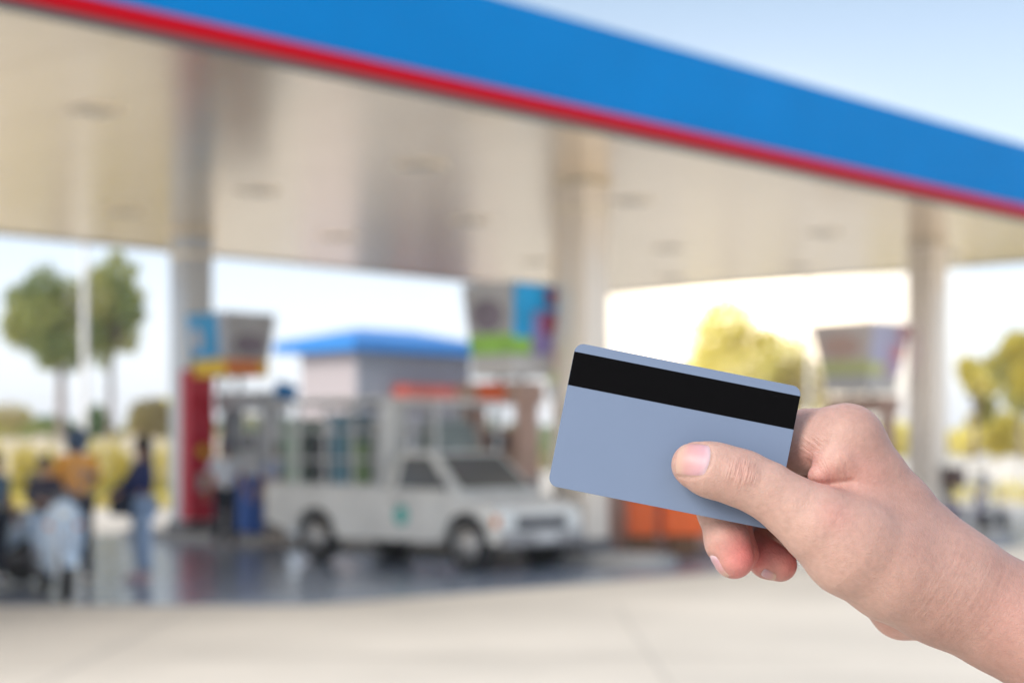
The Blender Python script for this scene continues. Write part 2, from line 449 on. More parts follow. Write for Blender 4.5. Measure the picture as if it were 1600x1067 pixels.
# ---- nails
mn = mat('nail', (0.50, 0.28, 0.31), rough=0.42, spec=0.35)
_t = mn.node_tree; _a = _t.nodes.new('ShaderNodeAttribute'); _a.attribute_name = 'along'; _r = _t.nodes.new('ShaderNodeValToRGB')
_r.color_ramp.elements[0].position = 0.0; _r.color_ramp.elements[0].color = (0.50, 0.36, 0.38, 1)
_r.color_ramp.elements[1].position = 1.0; _r.color_ramp.elements[1].color = (0.47, 0.31, 0.25, 1)
for _p, _c in ((.08, (0.50, 0.35, 0.38, 1)), (.24, (0.45, 0.26, 0.29, 1)), (.66, (0.45, 0.25, 0.24, 1)), (.86, (0.46, 0.30, 0.24, 1))): _e = _r.color_ramp.elements.new(_p); _e.color = _c
_t.links.new(_a.outputs['Fac'], _r.inputs[0]); _t.links.new(_r.outputs[0], _t.nodes['Principled BSDF'].inputs['Base Color'])
mn.node_tree.nodes['Principled BSDF'].inputs['Subsurface Weight'].default_value = 0.2
mn.node_tree.nodes['Principled BSDF'].inputs['Subsurface Radius'].default_value = (1, .4, .3)
mn.node_tree.nodes['Principled BSDF'].inputs['Subsurface Scale'].default_value = 0.002
def nail(c, a, nrm, hl, hw, lift=1.3):
    c = np.array(lin(*c, 0)[:3]); a = np.array(a, float); nrm = np.array(nrm, float); nrm /= np.linalg.norm(nrm)
    a -= nrm * (a @ nrm); a /= np.linalg.norm(a); b = np.cross(nrm, a)
    n1, n2 = 17, 17
    P = np.zeros((n1, n2, 3)); Ed = np.zeros((n1, n2))
    for i in range(n1):
        for j in range(n2):
            x = -1 + 2 * i / (n1 - 1); y = -1 + 2 * j / (n2 - 1)
            # square -> squircle with a rounded base and a straighter free edge
            sx = x * math.sqrt(1 - 0.42 * y * y * (1 if x < 0 else .75)); sy = y * math.sqrt(1 - 0.25 * x * x)
            P[i, j] = c + a * hl * sx + b * hw * sy + nrm * 30; Ed[i, j] = max(abs(x), abs(y))
    # march down along -nrm onto the skin
    Q = P.copy()
    for _ in range(40):
        d = hand_sdf(Q); Q = Q - nrm * np.clip(d * .9, -4, 8)[..., None]
    lf = np.where(Ed < .99, lift, -0.8)
    T = Q + nrm * lf[..., None]
    Wp = hp_world(T) - base
    vs = Wp.reshape(-1, 3).tolist(); fs = [(i * n2 + j, (i + 1) * n2 + j, (i + 1) * n2 + j + 1, i * n2 + j + 1) for i in range(n1 - 1) for j in range(n2 - 1)]
    me = bpy.data.meshes.new('nail'); me.from_pydata(vs, [], fs); me.update()
    aa = me.attributes.new('along', 'FLOAT', 'POINT'); aa.data.foreach_set('value', np.repeat(np.linspace(0, 1, n1), n2).astype(np.float32))
    o = link_mesh('nail', me, mn, hand, True); return o
for _n in NAILS: nail(*_n)

# ---- the card
ca = math.atan2(70, 353)
cm = Vector(PX(900 + 353 / 2 - 42 / 2 - 1, 537 + 70 / 2 + 221 / 2 - 1, D0))
bm = bmesh.new(); Wc, Hc, rc, tk = 0.0856, 0.0540, 0.0034, 0.00076
def rrect(Wd, Hd, r, seg=8):
    pts = []
    for cx, cy, a0 in ((Wd / 2 - r, Hd / 2 - r, 0), (-Wd / 2 + r, Hd / 2 - r, 90), (-Wd / 2 + r, -Hd / 2 + r, 180), (Wd / 2 - r, -Hd / 2 + r, 270)):
        for k in range(seg + 1):
            a = R(a0 + 90 * k / seg); pts.append((cx + r * math.cos(a), cy + r * math.sin(a)))
    return pts
mb = MB(); mb.prism(rrect(Wc, Hc, rc), -tk / 2, tk / 2)
m_card = mat('card_plastic', (0.150, 0.196, 0.290), rough=0.6, spec=0.12, vary=0.012, vscale=60)
card = mb.build('bank_card', m_card)
card.location = cm; card.rotation_euler = (0, ca, 0)
bv = card.modifiers.new('edge', 'BEVEL'); bv.width = 0.00012; bv.segments = 2; bv.limit_method = 'ANGLE'
tag(card, 'blank blue-grey bank card with black magnetic stripe, held between thumb and fingers', 'card')
mb = MB(); mb.box((0, -tk / 2 - 0.00002, Hc / 2 - 0.0034 - 0.0063), (Wc - 0.0001, 0.00008, 0.0126))
mb.build('magnetic_stripe', mat('stripe_black', (0.0045, 0.0045, 0.005), rough=0.7, spec=0.0), card)
# ================================================================ ground
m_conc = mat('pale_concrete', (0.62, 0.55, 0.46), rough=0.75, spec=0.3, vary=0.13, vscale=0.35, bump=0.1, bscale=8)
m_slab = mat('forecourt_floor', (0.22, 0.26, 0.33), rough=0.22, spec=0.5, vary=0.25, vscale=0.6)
m_joint = mat('joint', (0.38, 0.35, 0.31), rough=0.9)
MB().slab([(-300, -60), (300, -60), (300, 420), (-300, 420)], -0.5, 0.0).build('ground', m_conc)['kind'] = 'structure'
sl = [(-40, 16.5), (-1.9, 16.5), (1.46, 19.8), tuple(SN(17.6, -0.15)[:2]), tuple(SN(17.6, 13.4)[:2]), tuple(SN(-3, 13.4)[:2]), (-40, 30.5)]
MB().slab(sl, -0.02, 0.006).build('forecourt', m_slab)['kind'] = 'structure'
mb = MB()
for k in range(-6, 8): mb.box((k * 4.0 + 1.0, 8.0, 0.002), (0.012, 16.9, 0.004))
for yy in (4.0, 8.2, 12.4): mb.box((0, yy, 0.005), (60, 0.012, 0.004))
mb.build('paving_joints', m_joint)['kind'] = 'structure'

# ================================================================ canopy
m_blue = mat('fascia_blue', (0.0, 0.205, 0.56), rough=0.6, spec=0.03, vary=0.05, vscale=0.7)
m_red = mat('stripe_red', (0.54, 0.0, 0.010), rough=0.6, spec=0.03)
m_dark = mat('dark_trim', (0.10, 0.10, 0.11), rough=0.5)
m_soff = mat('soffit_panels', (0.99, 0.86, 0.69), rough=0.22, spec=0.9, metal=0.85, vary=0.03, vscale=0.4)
t = m_soff.node_tree; b = t.nodes['Principled BSDF']          # panel ribs smear reflections across their run
co = t.nodes.new('ShaderNodeTexCoord'); wv = t.nodes.new('ShaderNodeTexWave'); wv.inputs['Scale'].default_value = 3.2; wv.bands_direction = 'Y'
mp = t.nodes.new('ShaderNodeMapping'); t.links.new(co.outputs['Object'], mp.inputs[0]); t.links.new(mp.outputs[0], wv.inputs['Vector'])
bp = t.nodes.new('ShaderNodeBump'); bp.inputs['Strength'].default_value = 0.06; bp.inputs['Distance'].default_value = 0.02
t.links.new(wv.outputs[0], bp.inputs['Height']); t.links.new(bp.outputs[0], b.inputs['Normal'])
m_white = mat('white_metal', (0.66, 0.65, 0.64), rough=0.35, spec=0.5, vary=0.04, vscale=2)
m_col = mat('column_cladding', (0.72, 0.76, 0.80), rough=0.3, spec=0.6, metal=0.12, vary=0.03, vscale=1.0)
S0, S1, ND = -24.0, 17.3, 13.2
can = empty('canopy', SN(0, 0, 5.0), AT)
tag(can, 'large flat forecourt canopy with blue fascia and red lower stripe', 'canopy')
def ring(mb, s0, s1, n0, n1, th, z0, z1):
    zc, h = (z0 + z1) / 2, z1 - z0
    mb.box(((s0 + s1) / 2, n0 + th / 2, zc), (s1 - s0, th, h)); mb.box(((s0 + s1) / 2, n1 - th / 2, zc), (s1 - s0, th, h))
    mb.box((s0 + th / 2, (n0 + n1) / 2, zc), (th, n1 - n0 - 2 * th, h)); mb.box((s1 - th / 2, (n0 + n1) / 2, zc), (th, n1 - n0 - 2 * th, h))
mb = MB(); ring(mb, S0, S1, 0, ND, 0.15, 0.209, 1.15); mb.build('fascia', m_blue, can)
mb = MB(); ring(mb, S0 - .03, S1 + .03, -.03, ND + .03, 0.16, 0.055, 0.205); mb.build('red_stripe', m_red, can)
mb = MB(); ring(mb, S0, S1, 0, ND, 0.10, -0.01, 0.05); mb.build('edge_trim', m_dark, can)
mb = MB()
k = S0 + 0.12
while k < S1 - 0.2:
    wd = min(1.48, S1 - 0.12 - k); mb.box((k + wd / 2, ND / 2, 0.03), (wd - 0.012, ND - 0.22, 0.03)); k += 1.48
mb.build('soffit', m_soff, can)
mb = MB(); mb.box(((S0 + S1) / 2, ND / 2, 0.9), (S1 - S0 - 0.32, ND - 0.32, 0.06)); mb.build('roof', m_dark, can)
# recessed lights
m_lamp = mat('lamp_glass', (0.66, 0.58, 0.48), rough=0.25, metal=0.3)
m_lframe = mat('lamp_frame', (0.33, 0.31, 0.30), rough=0.5)
m_ltrim = mat('lamp_trim', (0.86, 0.76, 0.60), rough=0.35, metal=0.6)
proto = None
nm_s = {-2.95: 'third', 1.8: 'second', 6.0: 'third', 11.0: 'fourth', 15.2: 'fifth'}
rown = {3.2: 'front', 6.4: 'middle', 9.5: 'back'}
whr = {-2.95: 'far left of the grey column', 1.8: 'beside the grey column', 6.0: 'left of the white middle column', 11.0: 'beyond the middle column', 15.2: 'near the right end'}
for s_ in (-2.95, 1.8, 6.0, 11.0, 15.2):
    for n_ in (3.2, 6.4, 9.5):
        if proto is None:
            proto = empty('ceiling_light', SN(s_, n_, 5.0), AT)
            mb = MB(); ring(mb, -.23, .23, -.23, .23, .04, -0.004, 0.014); mb.build('light_frame', m_ltrim, proto)
            MB().box((0, 0, 0.005), (.378, .378, .014)).build('diffuser', m_lamp, proto); o = proto
        else:
            o = copy_tree(proto); o.location = SN(s_, n_, 5.0)
        tag(o, 'square recessed lamp in the %s row under the canopy, %s' % (rown[n_], whr[s_]), 'ceiling light', 'recessed lights in the canopy ceiling')

# ================================================================ columns
m_redp = mat('red_cladding', (0.66, 0.015, 0.05), rough=0.4)
m_yel = mat('yellow_paint', (0.95, 0.62, 0.01), rough=0.5)
m_colc = mat('flare_tinted_cladding', (0.95, 0.85, 0.73), rough=0.3, spec=0.6, metal=0.1, vary=0.03, vscale=1.0)  # column cladding with the warm flare light tinted into its colour
def column(s_, n_, label, wrap=False):
    o = empty('canopy_column', SN(s_, n_, 0), AT)
    tag(o, label, 'column', 'columns carrying the canopy')
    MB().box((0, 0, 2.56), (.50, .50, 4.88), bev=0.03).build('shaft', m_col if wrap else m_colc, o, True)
    MB().box((0, 0, 0.16), (.58, .58, .30), bev=0.01).build('plinth', m_dark, o)
    MB().box((0, 0, 4.62), (.53, .53, .07)).box((0, 0, 4.97), (.56, .56, .06)).build('collar', m_ltrim, o)
    if wrap:
        p = MB().box((0, -.275, 1.55), (.50, .05, 2.42), bev=0.006).box((-.262, -.19, 1.55), (.025, .22, 2.42), bev=0.004).build('red_panel', m_redp, o)
        mb = MB(); mb.lathe([(0.001, -.012), (.10, -.012), (.10, .004), (0.001, .004)], (0.0, -.302, 1.45), 'Y', 20); mb.build('round_emblem', m_yel, p)
        MB().box((0.02, -.305, 0.95), (.22, .012, .30), bev=.004).build('notice', m_white, p)
    return o
column(3.9, 10.7, 'grey column with a tall red panel on its side, left of the pickup truck', True)
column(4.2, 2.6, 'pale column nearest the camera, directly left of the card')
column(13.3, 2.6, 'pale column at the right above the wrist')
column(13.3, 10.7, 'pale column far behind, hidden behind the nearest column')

# ================================================================ islands
m_kerb = mat('kerb_concrete', (0.34, 0.33, 0.32), rough=0.8, vary=0.1, vscale=2)
for s_, lab in ((4.0, 'long raised concrete pump island behind the pickup truck'), (13.2, 'raised concrete pump island under the right column')):
    o = empty('pump_island', SN(s_, 6.7, 0), AT)
    tag(o, lab, 'pump island', 'pump islands')
    pts = []
    for cx, a0 in ((5.2, 0), (-5.2, 180)):
        for k in range(9): a = R(a0 + 180 * k / 8); pts.append((0.50 * math.sin(math.pi / 2 - a) , cx + 0.5 * math.sin(a)) )
    MB().slab(pts, 0.0, 0.13).build('kerb', m_kerb, o)
    pts2 = [(x * .86, y * .985) for x, y in pts]
    MB().slab(pts2, 0.13, 0.15).build('deck', mat('island_deck', (.42, .41, .40), rough=.7, vary=.08), o)

# ================================================================ pumps
m_pgrey = mat('pump_grey', (0.42, 0.44, 0.47), rough=0.4, vary=.05)
m_ptan = mat('pump_tan', (0.60, 0.39, 0.30), rough=0.45, vary=.05)
m_black = mat('black_rubber', (0.015, 0.015, 0.016), rough=0.5)
m_screen = mat('screen', (0.05, 0.06, 0.08), rough=0.15)
m_org = mat('orange_paint', (0.95, 0.15, 0.02), rough=0.45, vary=.04)
m_brown = mat('brown_panel', (0.16, 0.075, 0.03), rough=0.5)
def pump(s_, n_, label, mbody, mtop):
    o = empty('fuel_pump', SN(s_, n_, .15), AT); tag(o, label, 'fuel pump', 'fuel pumps on the islands')
    MB().box((0, 0, .62), (.50, 1.05, 1.16), bev=.025).build('cabinet', mbody, o)
    MB().box((0, 0, .025), (.54, 1.10, .05)).build('base', m_dark, o)
    for y in (-.49, .49): MB().box((0, y, 1.58), (.40, .09, .74), bev=.01).build('side_post', mbody, o)
    MB().box((0, 0, 2.10), (.56, 1.16, .30), bev=.03).build('header', mtop, o)
    f = MB().box((0, -.16, 1.42), (.42, .50, .42), bev=.02).build('display_unit', mbody, o)
    for x in (-.213, .213): MB().box((x, -.16, 1.44), (.012, .38, .22)).build('screen', m_screen, f)
    for sx in (-1, 1):
        for y in (.16, .36):
            hb = MB().box((sx * .265, y, .95), (.07, .10, .20), bev=.01).box((sx * .31, y, 1.04), (.04, .035, .16)).tube((sx * .31, y, .98), (sx * .275, y, .84), .016).build('nozzle', m_black, o)
            MB().path([(sx * .30, y, 1.10), (sx * .40, y + .02, .60), (sx * .42, y + .04, .42), (sx * .37, y + .05, .50), (sx * .27, y + .05, 1.9)], .016).build('hose', m_black, o)
    MB().box((-.256, -.16, .65), (.014, .70, .50)).box((.256, -.16, .65), (.014, .70, .50)).build('front_panel', m_brown if mbody is m_ptan else m_dark, o)
    return o
pump(4.35, 9.70, 'grey fuel pump beside the red-panelled column, behind the attendant', m_pgrey, m_pgrey)
p2 = pump(4.15, 4.05, 'tan fuel pump with orange header badge behind the truck cab', m_ptan, m_ptan)
MB().box((-.287, -.1, 2.10), (.02, .50, .27), bev=.004).build('orange_badge', m_org, p2)
pump(13.1, 3.75, 'tan fuel pump left of the right-hand column, just above the hand', m_ptan, m_ptan)
pump(12.5, 9.60, 'tan fuel pump far behind on the right-hand island', m_ptan, m_ptan)

# ================================================================ box signs over the pumps
m_sgrey = mat('print_grey', (0.52, 0.52, 0.53), rough=.4, vary=.12, vscale=3)
m_scar = mat('print_dark', (0.24, 0.20, 0.25), rough=.4, vary=.3, vscale=5)
m_sblue = mat('print_blue', (0.01, 0.42, 0.85), rough=.4, vary=.25, vscale=2.5)
m_sviol = mat('print_violet', (0.34, 0.27, 0.58), rough=.4, vary=.3, vscale=4)
m_sred = mat('print_red', (0.45, 0.04, 0.10), rough=.4)
m_sgreen = mat('print_green', (0.36, 0.70, 0.10), rough=.4, vary=.2, vscale=6)
m_spale = mat('print_pale', (0.62, 0.64, 0.72), rough=.4, vary=.1, vscale=6)
m_sorange = mat('print_orange', (0.90, 0.26, 0.06), rough=.5)
def frus_face(w, y, z, wt):   # helper: half width at height
    return w
def sign(s_, n_, z0, z1, hw_t, hw_b, label, scheme, low):
    """inverted truncated box: left face looks -s, right face looks -n"""
    o = empty('pump_sign', SN(s_, n_, z0), AT); tag(o, label, 'sign', 'box signs over the pumps')
    h = z1 - z0
    bm = bmesh.new()
    A = [bm.verts.new((x * hw_b, y * hw_b, 0)) for x, y in ((-1, -1), (1, -1), (1, 1), (-1, 1))]
    B = [bm.verts.new((x * hw_t, y * hw_t, h)) for x, y in ((-1, -1), (1, -1), (1, 1), (-1, 1))]
    bm.faces.new(A); bm.faces.new(B[::-1])
    for k in range(4): bm.faces.new((A[k], A[(k + 1) % 4], B[(k + 1) % 4], B[k]))
    bmesh.ops.recalc_face_normals(bm, faces=bm.faces[:]); me = bpy.data.meshes.new('sign_box'); bm.to_mesh(me); bm.free()
    link_mesh('sign_box', me, m_sgrey if scheme == 'A' else m_spale, o)
    def patch(side, a0, a1, z0_, z1_, m, name='picture', blob=False, off=.012):
        # a in -1..1 along the face, z fraction 0..1
        def pt(a, f, dd):
            hw = hw_b + (hw_t - hw_b) * f
            return (a * hw, -hw - dd, f * h) if side == 'R' else (-hw - dd, -a * hw, f * h)
        if blob:
            ca, cz = (a0 + a1) / 2, (z0_ + z1_) / 2; P = [(ca + (a1 - a0) / 2 * math.cos(k * math.pi / 8) , cz + (z1_ - z0_) / 2 * math.sin(k * math.pi / 8)) for k in range(16)]
        else: P = [(a0, z0_), (a1, z0_), (a1, z1_), (a0, z1_)]
        bm = bmesh.new(); F = [bm.verts.new(pt(a, f, off)) for a, f in P]; G = [bm.verts.new(pt(a, f, off - .01)) for a, f in P]
        bm.faces.new(F); bm.faces.new(G[::-1]); n = len(P)
        for k in range(n): bm.faces.new((F[k], G[k], G[(k + 1) % n], F[(k + 1) % n]))
        bmesh.ops.recalc_face_normals(bm, faces=bm.faces[:]); me = bpy.data.meshes.new(name); bm.to_mesh(me); bm.free()
        return link_mesh(name, me, m, o)
    # side L runs a=-1 (far left) .. 1 (near corner)
    if scheme == 'A':
        patch('L', -1, 1, .02, .98, m_sblue); patch('L', -.9, -.3, .2, .7, m_spale, 'printed_shape', True, .020); patch('L', .62, 1, .02, .98, m_spale, 'printed_shape', False, .018)
        patch('R', -.72, .78, .08, .55, m_scar, 'printed_shape', True)
    else:
        patch('L', -.98, 1, .30, .98, m_sgrey); patch('L', -.75, .62, .32, .78, m_scar, 'printed_shape', True, .02)
        patch('L', -.98, 1, .02, .30, m_sgreen, 'green_strip'); patch('R', -1, -.1, .02, .24, m_sgreen, 'green_strip')
        patch('R', -1, .98, .25, .98, m_sblue); patch('R', -.1, .98, .03, .62, m_sviol, 'printed_shape', False, .018); patch('R', .30, .95, .30, .62, m_sred, 'printed_shape', True, .026)
        patch('R', .35, .95, .72, .94, m_sred, 'printed_shape', True, .026)
    # lower band and hanger posts
    hw = hw_b * .98
    q = MB(); q.box((0, 0, -.14), (2 * hw, 2 * hw, .26)); q.build('lower_band', low[0], o)
    if low[1] is not None:
        MB().box((-.1, -hw - .012, -.14), (2 * hw * .8, .02, .25)).build('band_panel', low[1], o)
    for y in (-.2, .2): MB().tube((0, y, -.27), (0, y, -(z0 - 2.40)), .04).build('support_post', m_dark, o)
    return o
sign(3.92, 9.68, 2.90, 3.62, .50, .42, 'box sign with blue left face and grey right face over yellow and orange band', 'A', (m_yel, m_sorange))
sign(3.78, 3.50, 2.72, 3.68, .47, .38, 'large box sign with grey, blue, violet and green faces left of the nearest column', 'B', (m_white, None))
_keep = (m_sgrey, m_scar, m_sblue, m_sviol, m_sred, m_sgreen)  # print colours below are repainted paler, lens-flare haze mixed in
m_sgrey = mat('flare_washed_grey', (0.80, 0.72, 0.68), rough=.4, vary=.06, vscale=3); m_scar = mat('flare_washed_peach', (0.74, 0.52, 0.44), rough=.4, vary=.1, vscale=5); m_sblue = mat('flare_washed_lilac', (0.55, 0.56, 0.76), rough=.4, vary=.1, vscale=3)
m_sviol = mat('flare_washed_violet', (0.60, 0.46, 0.66), rough=.4, vary=.1, vscale=4); m_sred = mat('flare_washed_red', (0.75, 0.32, 0.36), rough=.4); m_sgreen = mat('flare_washed_lime', (0.72, 0.76, 0.35), rough=.4)
sign(12.6, 3.50, 2.72, 3.62, .62, .46, 'box sign in flare-washed peach and lilac left of the right-hand column', 'B', (m_white, None))
sign(12.15, 9.55, 2.72, 3.66, .47, .38, 'distant flare-washed box sign just above the card, right of the nearest column', 'B', (m_white, None))

# small blue sign on its own post
o = empty('post_sign', PX(447, 0, 27.2) * 1); o.location.z = 0.0
tag(o, 'small blue board on a thin post behind the truck cage', 'sign')
MB().box((0, 0, 2.40), (.36, .06, .24), rot=Matrix.Rotation(R(18), 4, 'Y'), bev=.01).build('board', m_blue, o)
MB().tube((0, .05, 0.0), (0, .05, 2.32), .025).build('post', m_lframe, o)

# ================================================================ shop building
m_wallp = mat('pinkish_render', (0.40, 0.36, 0.375), rough=.8, vary=.04)
m_roofb = mat('blue_roof', (0.01, 0.20, 0.58), rough=.4, vary=.06)
m_corr = mat('grey_cladding', (0.33, 0.345, 0.39), rough=.6, vary=.04)
o = empty('shop_building', (-4.36, 48, 0), AT); tag(o, 'low shop with blue hipped roof and pale walls behind the truck', 'building')
mb = MB(); mb.box((2.3, 1.15, 2.1), (4.6, 2.3, 4.2)); mb.build('wall', m_wallp, o)
mb = MB()
for k in range(23): mb.box((0.1 + k * .2, -.03, 2.1), (.10, .06, 4.18))
mb.box((2.3, -.01, 2.1), (4.58, .02, 4.18)); mb.build('ribbed_cladding', m_corr, o)
bm = bmesh.new(); e_ = .55
P = [bm.verts.new(p) for p in ((-e_, -e_, 4.2), (4.6 + e_, -e_, 4.2), (4.6 + e_, 2.3 + e_, 4.2), (-e_, 2.3 + e_, 4.2), (-e_, -e_, 4.52), (4.6 + e_, -e_, 4.52), (4.6 + e_, 2.3 + e_, 4.52), (-e_, 2.3 + e_, 4.52), (1.2, 1.15, 4.95), (3.4, 1.15, 4.95))]
for f in ((3, 2, 1, 0), (0, 1, 5, 4), (1, 2, 6, 5), (2, 3, 7, 6), (3, 0, 4, 7), (4, 5, 9, 8), (5, 6, 9), (6, 7, 8, 9), (7, 4, 8)): bm.faces.new([P[i] for i in f])
me = bpy.data.meshes.new('roof'); bm.to_mesh(me); bm.free(); link_mesh('roof', me, m_roofb, o)
m_bred = mat('banner_red', (0.50, 0.09, 0.06), rough=.6, vary=.2, vscale=3)
mb = MB().box((3.3, -.35, 3.12), (3.9, .55, .34)); mb.build('red_awning', m_bred, o)
dr = MB().box((3.2, -.07, 1.1), (1.0, .05, 2.2)).build('door', m_screen, o); MB().tube((3.6, -.12, .95), (3.6, -.12, 1.25), .015).build('handle', m_white, dr)
wn = MB().box((1.3, -.07, 1.6), (1.4, .05, 1.2)).build('window', m_screen, o); mb = MB(); [mb.box((1.3 + dx, -.105, 1.6), (.05, .02, 1.3)) for dx in (-.7, 0, .7)]; mb.build('frame', m_white, wn)

# ================================================================ boundary walls
m_wallc = mat('cream_wall', (0.55, 0.50, 0.42), rough=.85, vary=.08, vscale=1)
m_wallw = mat('white_wall', (0.66, 0.64, 0.62), rough=.85, vary=.05, vscale=1)
def wall(x0, x1, y, h, m, lab, step):
    o = empty('boundary_wall', ((x0 + x1) / 2, y, 0)); tag(o, lab, 'wall')
    L = x1 - x0
    MB().box((0, 0, h / 2), (L, .16, h)).build('panel', m, o)
    MB().box((0, 0, h + .03), (L, .24, .06)).build('coping', m, o)
    k = -L / 2
    while k <= L / 2 + .01: MB().box((k, -.03, h / 2 + .05), (.30, .30, h + .16)).build('pier', m, o); k += step
wall(-26, -7.6, 45, 1.7, m_wallc, 'low cream boundary wall with piers behind the people at left', 2.3)
wall(4.0, 30.0, 50, 1.15, m_wallw, 'low white boundary wall beyond the right-hand column', 2.6)

# ================================================================ vegetation
def leaf_crown(clumps, count, size, mats, parent, name='crown', seed=1):
    rg = np.random.RandomState(seed); V = []; F = []; MI = []
    vol = np.array([c[3] * c[4] * c[5] for c in clumps]) ** .75; vol /= vol.sum()
    tot = 0
    for ci, c in enumerate(clumps):
        n = max(8, int(count * vol[ci]))
        d = rg.normal(size=(n, 3)); d /= np.linalg.norm(d, axis=1)[:, None]
        rad = rg.uniform(.30, 1.25, n) ** .7
        p = np.array(c[:3]) + d * rad[:, None] * np.array(c[3:6])
        a = rg.normal(size=(n, 3)); a /= np.linalg.norm(a, axis=1)[:, None]
        b_ = np.cross(a, rg.normal(size=(n, 3))); b_ /= np.linalg.norm(b_, axis=1)[:, None]
        s = size * rg.uniform(.6, 1.4, n)[:, None]
        q = np.stack([p - a * s, p - b_ * s * .5, p + a * s, p + b_ * s * .5], 1)
        V.append(q.reshape(-1, 3)); F.append(np.arange(4 * n).reshape(-1, 4) + tot); tot += 4 * n
        base_m = ci % len(mats); mi = np.where(rg.rand(n) < .7, base_m, rg.randint(0, len(mats), n)); MI.append(mi)
    V = np.concatenate(V); F = np.concatenate(F); MI = np.concatenate(MI)
    me = bpy.data.meshes.new(name); me.from_pydata(V.tolist(), [], F.tolist())
    for m in mats: me.materials.append(m)
    me.polygons.foreach_set('material_index', MI.astype(np.int32)); me.update()
    o = bpy.data.objects.new(name, me); COL.objects.link(o); o.parent = parent
    return o
def leafmat(name, col):
    m = mat(name, col, rough=.6, spec=.3); t = m.node_tree; b = t.nodes['Principled BSDF']     # thin leaves let light through
    tl = t.nodes.new('ShaderNodeBsdfTranslucent'); tl.inputs[0].default_value = (min(1, col[0] * 1.5), min(1, col[1] * 1.5), col[2] * .8, 1)
    ms = t.nodes.new('ShaderNodeMixShader'); ms.inputs[0].default_value = .45
    t.links.new(b.outputs[0], ms.inputs[1]); t.links.new(tl.outputs[0], ms.inputs[2]); t.links.new(ms.outputs[0], t.nodes['Material Output'].inputs[0])
    return m
L_dk = leafmat('leaf_dark', (0.20, 0.25, 0.11)); L_md = leafmat('leaf_mid', (0.34, 0.36, 0.14)); L_yl = leafmat('leaf_yellow', (0.56, 0.48, 0.09))
L_tan = leafmat('leaf_tan', (0.46, 0.38, 0.22)); L_ol = leafmat('leaf_olive', (0.42, 0.40, 0.15)); L_gold = leafmat('leaf_gold', (0.88, 0.76, 0.36)); L_blue = leafmat('leaf_bluegreen', (0.12, 0.20, 0.09))
m_bark = mat('bark', (0.22, 0.17, 0.15), rough=.9, vary=.2, bump=.4)
def tree(x, y, h, tr, clumps, count, size, mats, label, group='trees around the station', seed=1, cat='tree', stray=5):
    rr = random.Random(seed)
    clumps = list(clumps)
    for _ in range(stray):
        c = rr.choice(clumps[:6]); a = rr.uniform(0, 6.28); q = rr.uniform(.8, 1.15)
        clumps.append((c[0] + c[3] * q * math.cos(a), c[1], c[2] + c[5] * q * math.sin(a), c[3] * .38, c[4] * .4, c[5] * .38))
    o = empty('tree', (x, y, 0)); tag(o, label, cat, group)
    z0 = min(c[2] - c[5] * .5 for c in clumps); top = max(c[2] for c in clumps)
    mb = MB(); mb.tube((0, 0, -.05), (0.03, 0, z0), tr, tr * .75, 10); mb.tube((.03, 0, z0), (0, 0, top), tr * .75, tr * .25, 8)
    for c in clumps: mb.tube((0.02, 0, z0 + .1), (c[0] * .8, c[1] * .8, c[2]), tr * .4, tr * .15, 6)
    mb.build('trunk', m_bark, o)
    leaf_crown(clumps, count, size, mats, o, 'crown', seed); return o
X = lambda u, Y: (u - 800) / FPX * Y
Z = lambda v, Y: H + (HOR - v) / FPX * Y
def clumps_px(cx, Y, L):   # (u, v, ru, rv) in photograph pixels at distance Y
    q = Y / FPX
    return [((u - cx) * q, random.uniform(-.5, .5), Z(v, Y), ru * q, max(ru, rv) * q * .9, rv * q) for u, v, ru, rv in L]
tree(X(94, 55), 55, 7.5, .17, clumps_px(94, 55, [(42, 505, 30, 42), (75, 448, 30, 30), (108, 468, 28, 34), (88, 542, 38, 26), (122, 530, 28, 34), (45, 470, 26, 28), (28, 512, 20, 30), (112, 560, 24, 20), (70, 500, 40, 36)]),
     6800, .10, [L_md, L_dk, L_ol, L_dk], 'round green tree with a bare trunk, leftmost and left of the lamp post', seed=3, stray=26)
tree(X(172, 56), 56, 7.8, .12, clumps_px(172, 56, [(180, 430, 28, 30), (165, 470, 30, 40), (200, 480, 26, 32), (160, 530, 22, 42), (192, 520, 22, 30), (214, 490, 14, 20), (150, 500, 20, 40)]),
     4600, .10, [L_md, L_ol, L_dk], 'green tree right of the lamp post, left of the grey column', seed=4, stray=20)
far = [(8, 70, 660, 45, 34, [L_tan, L_ol], 'tan bush at the far left edge behind the wall'), (80, 66, 668, 34, 20, [L_blue, L_md], 'green bush behind the wall, left of the orange-shirted person'),
       (152, 62, 665, 24, 28, [L_blue, L_dk], 'dark green bush right of the lamp post'), (232, 58, 655, 30, 38, [L_tan, L_ol, L_tan], 'tan leafed tree just left of the grey column'),
       (195, 60, 690, 28, 24, [L_tan, L_ol], 'small tan bush above the head of the woman in navy'), (250, 60, 680, 30, 50, [L_tan, L_gold], 'tan foliage close against the grey column')]
for i, (u, Y, v, ru, rv, ms, lab) in enumerate(far):
    tree(X(u, Y), Y, 3, .10, clumps_px(u, Y, [(u, v, ru * .8, rv * .8), (u - ru * .5, v + 8, ru * .6, rv * .7), (u + ru * .5, v + 6, ru * .6, rv * .7), (u, v + rv * .6, ru, rv * .6)]), 2200, .13, ms, lab, 'bushes beyond the cream wall', seed=20 + i, cat='bush')
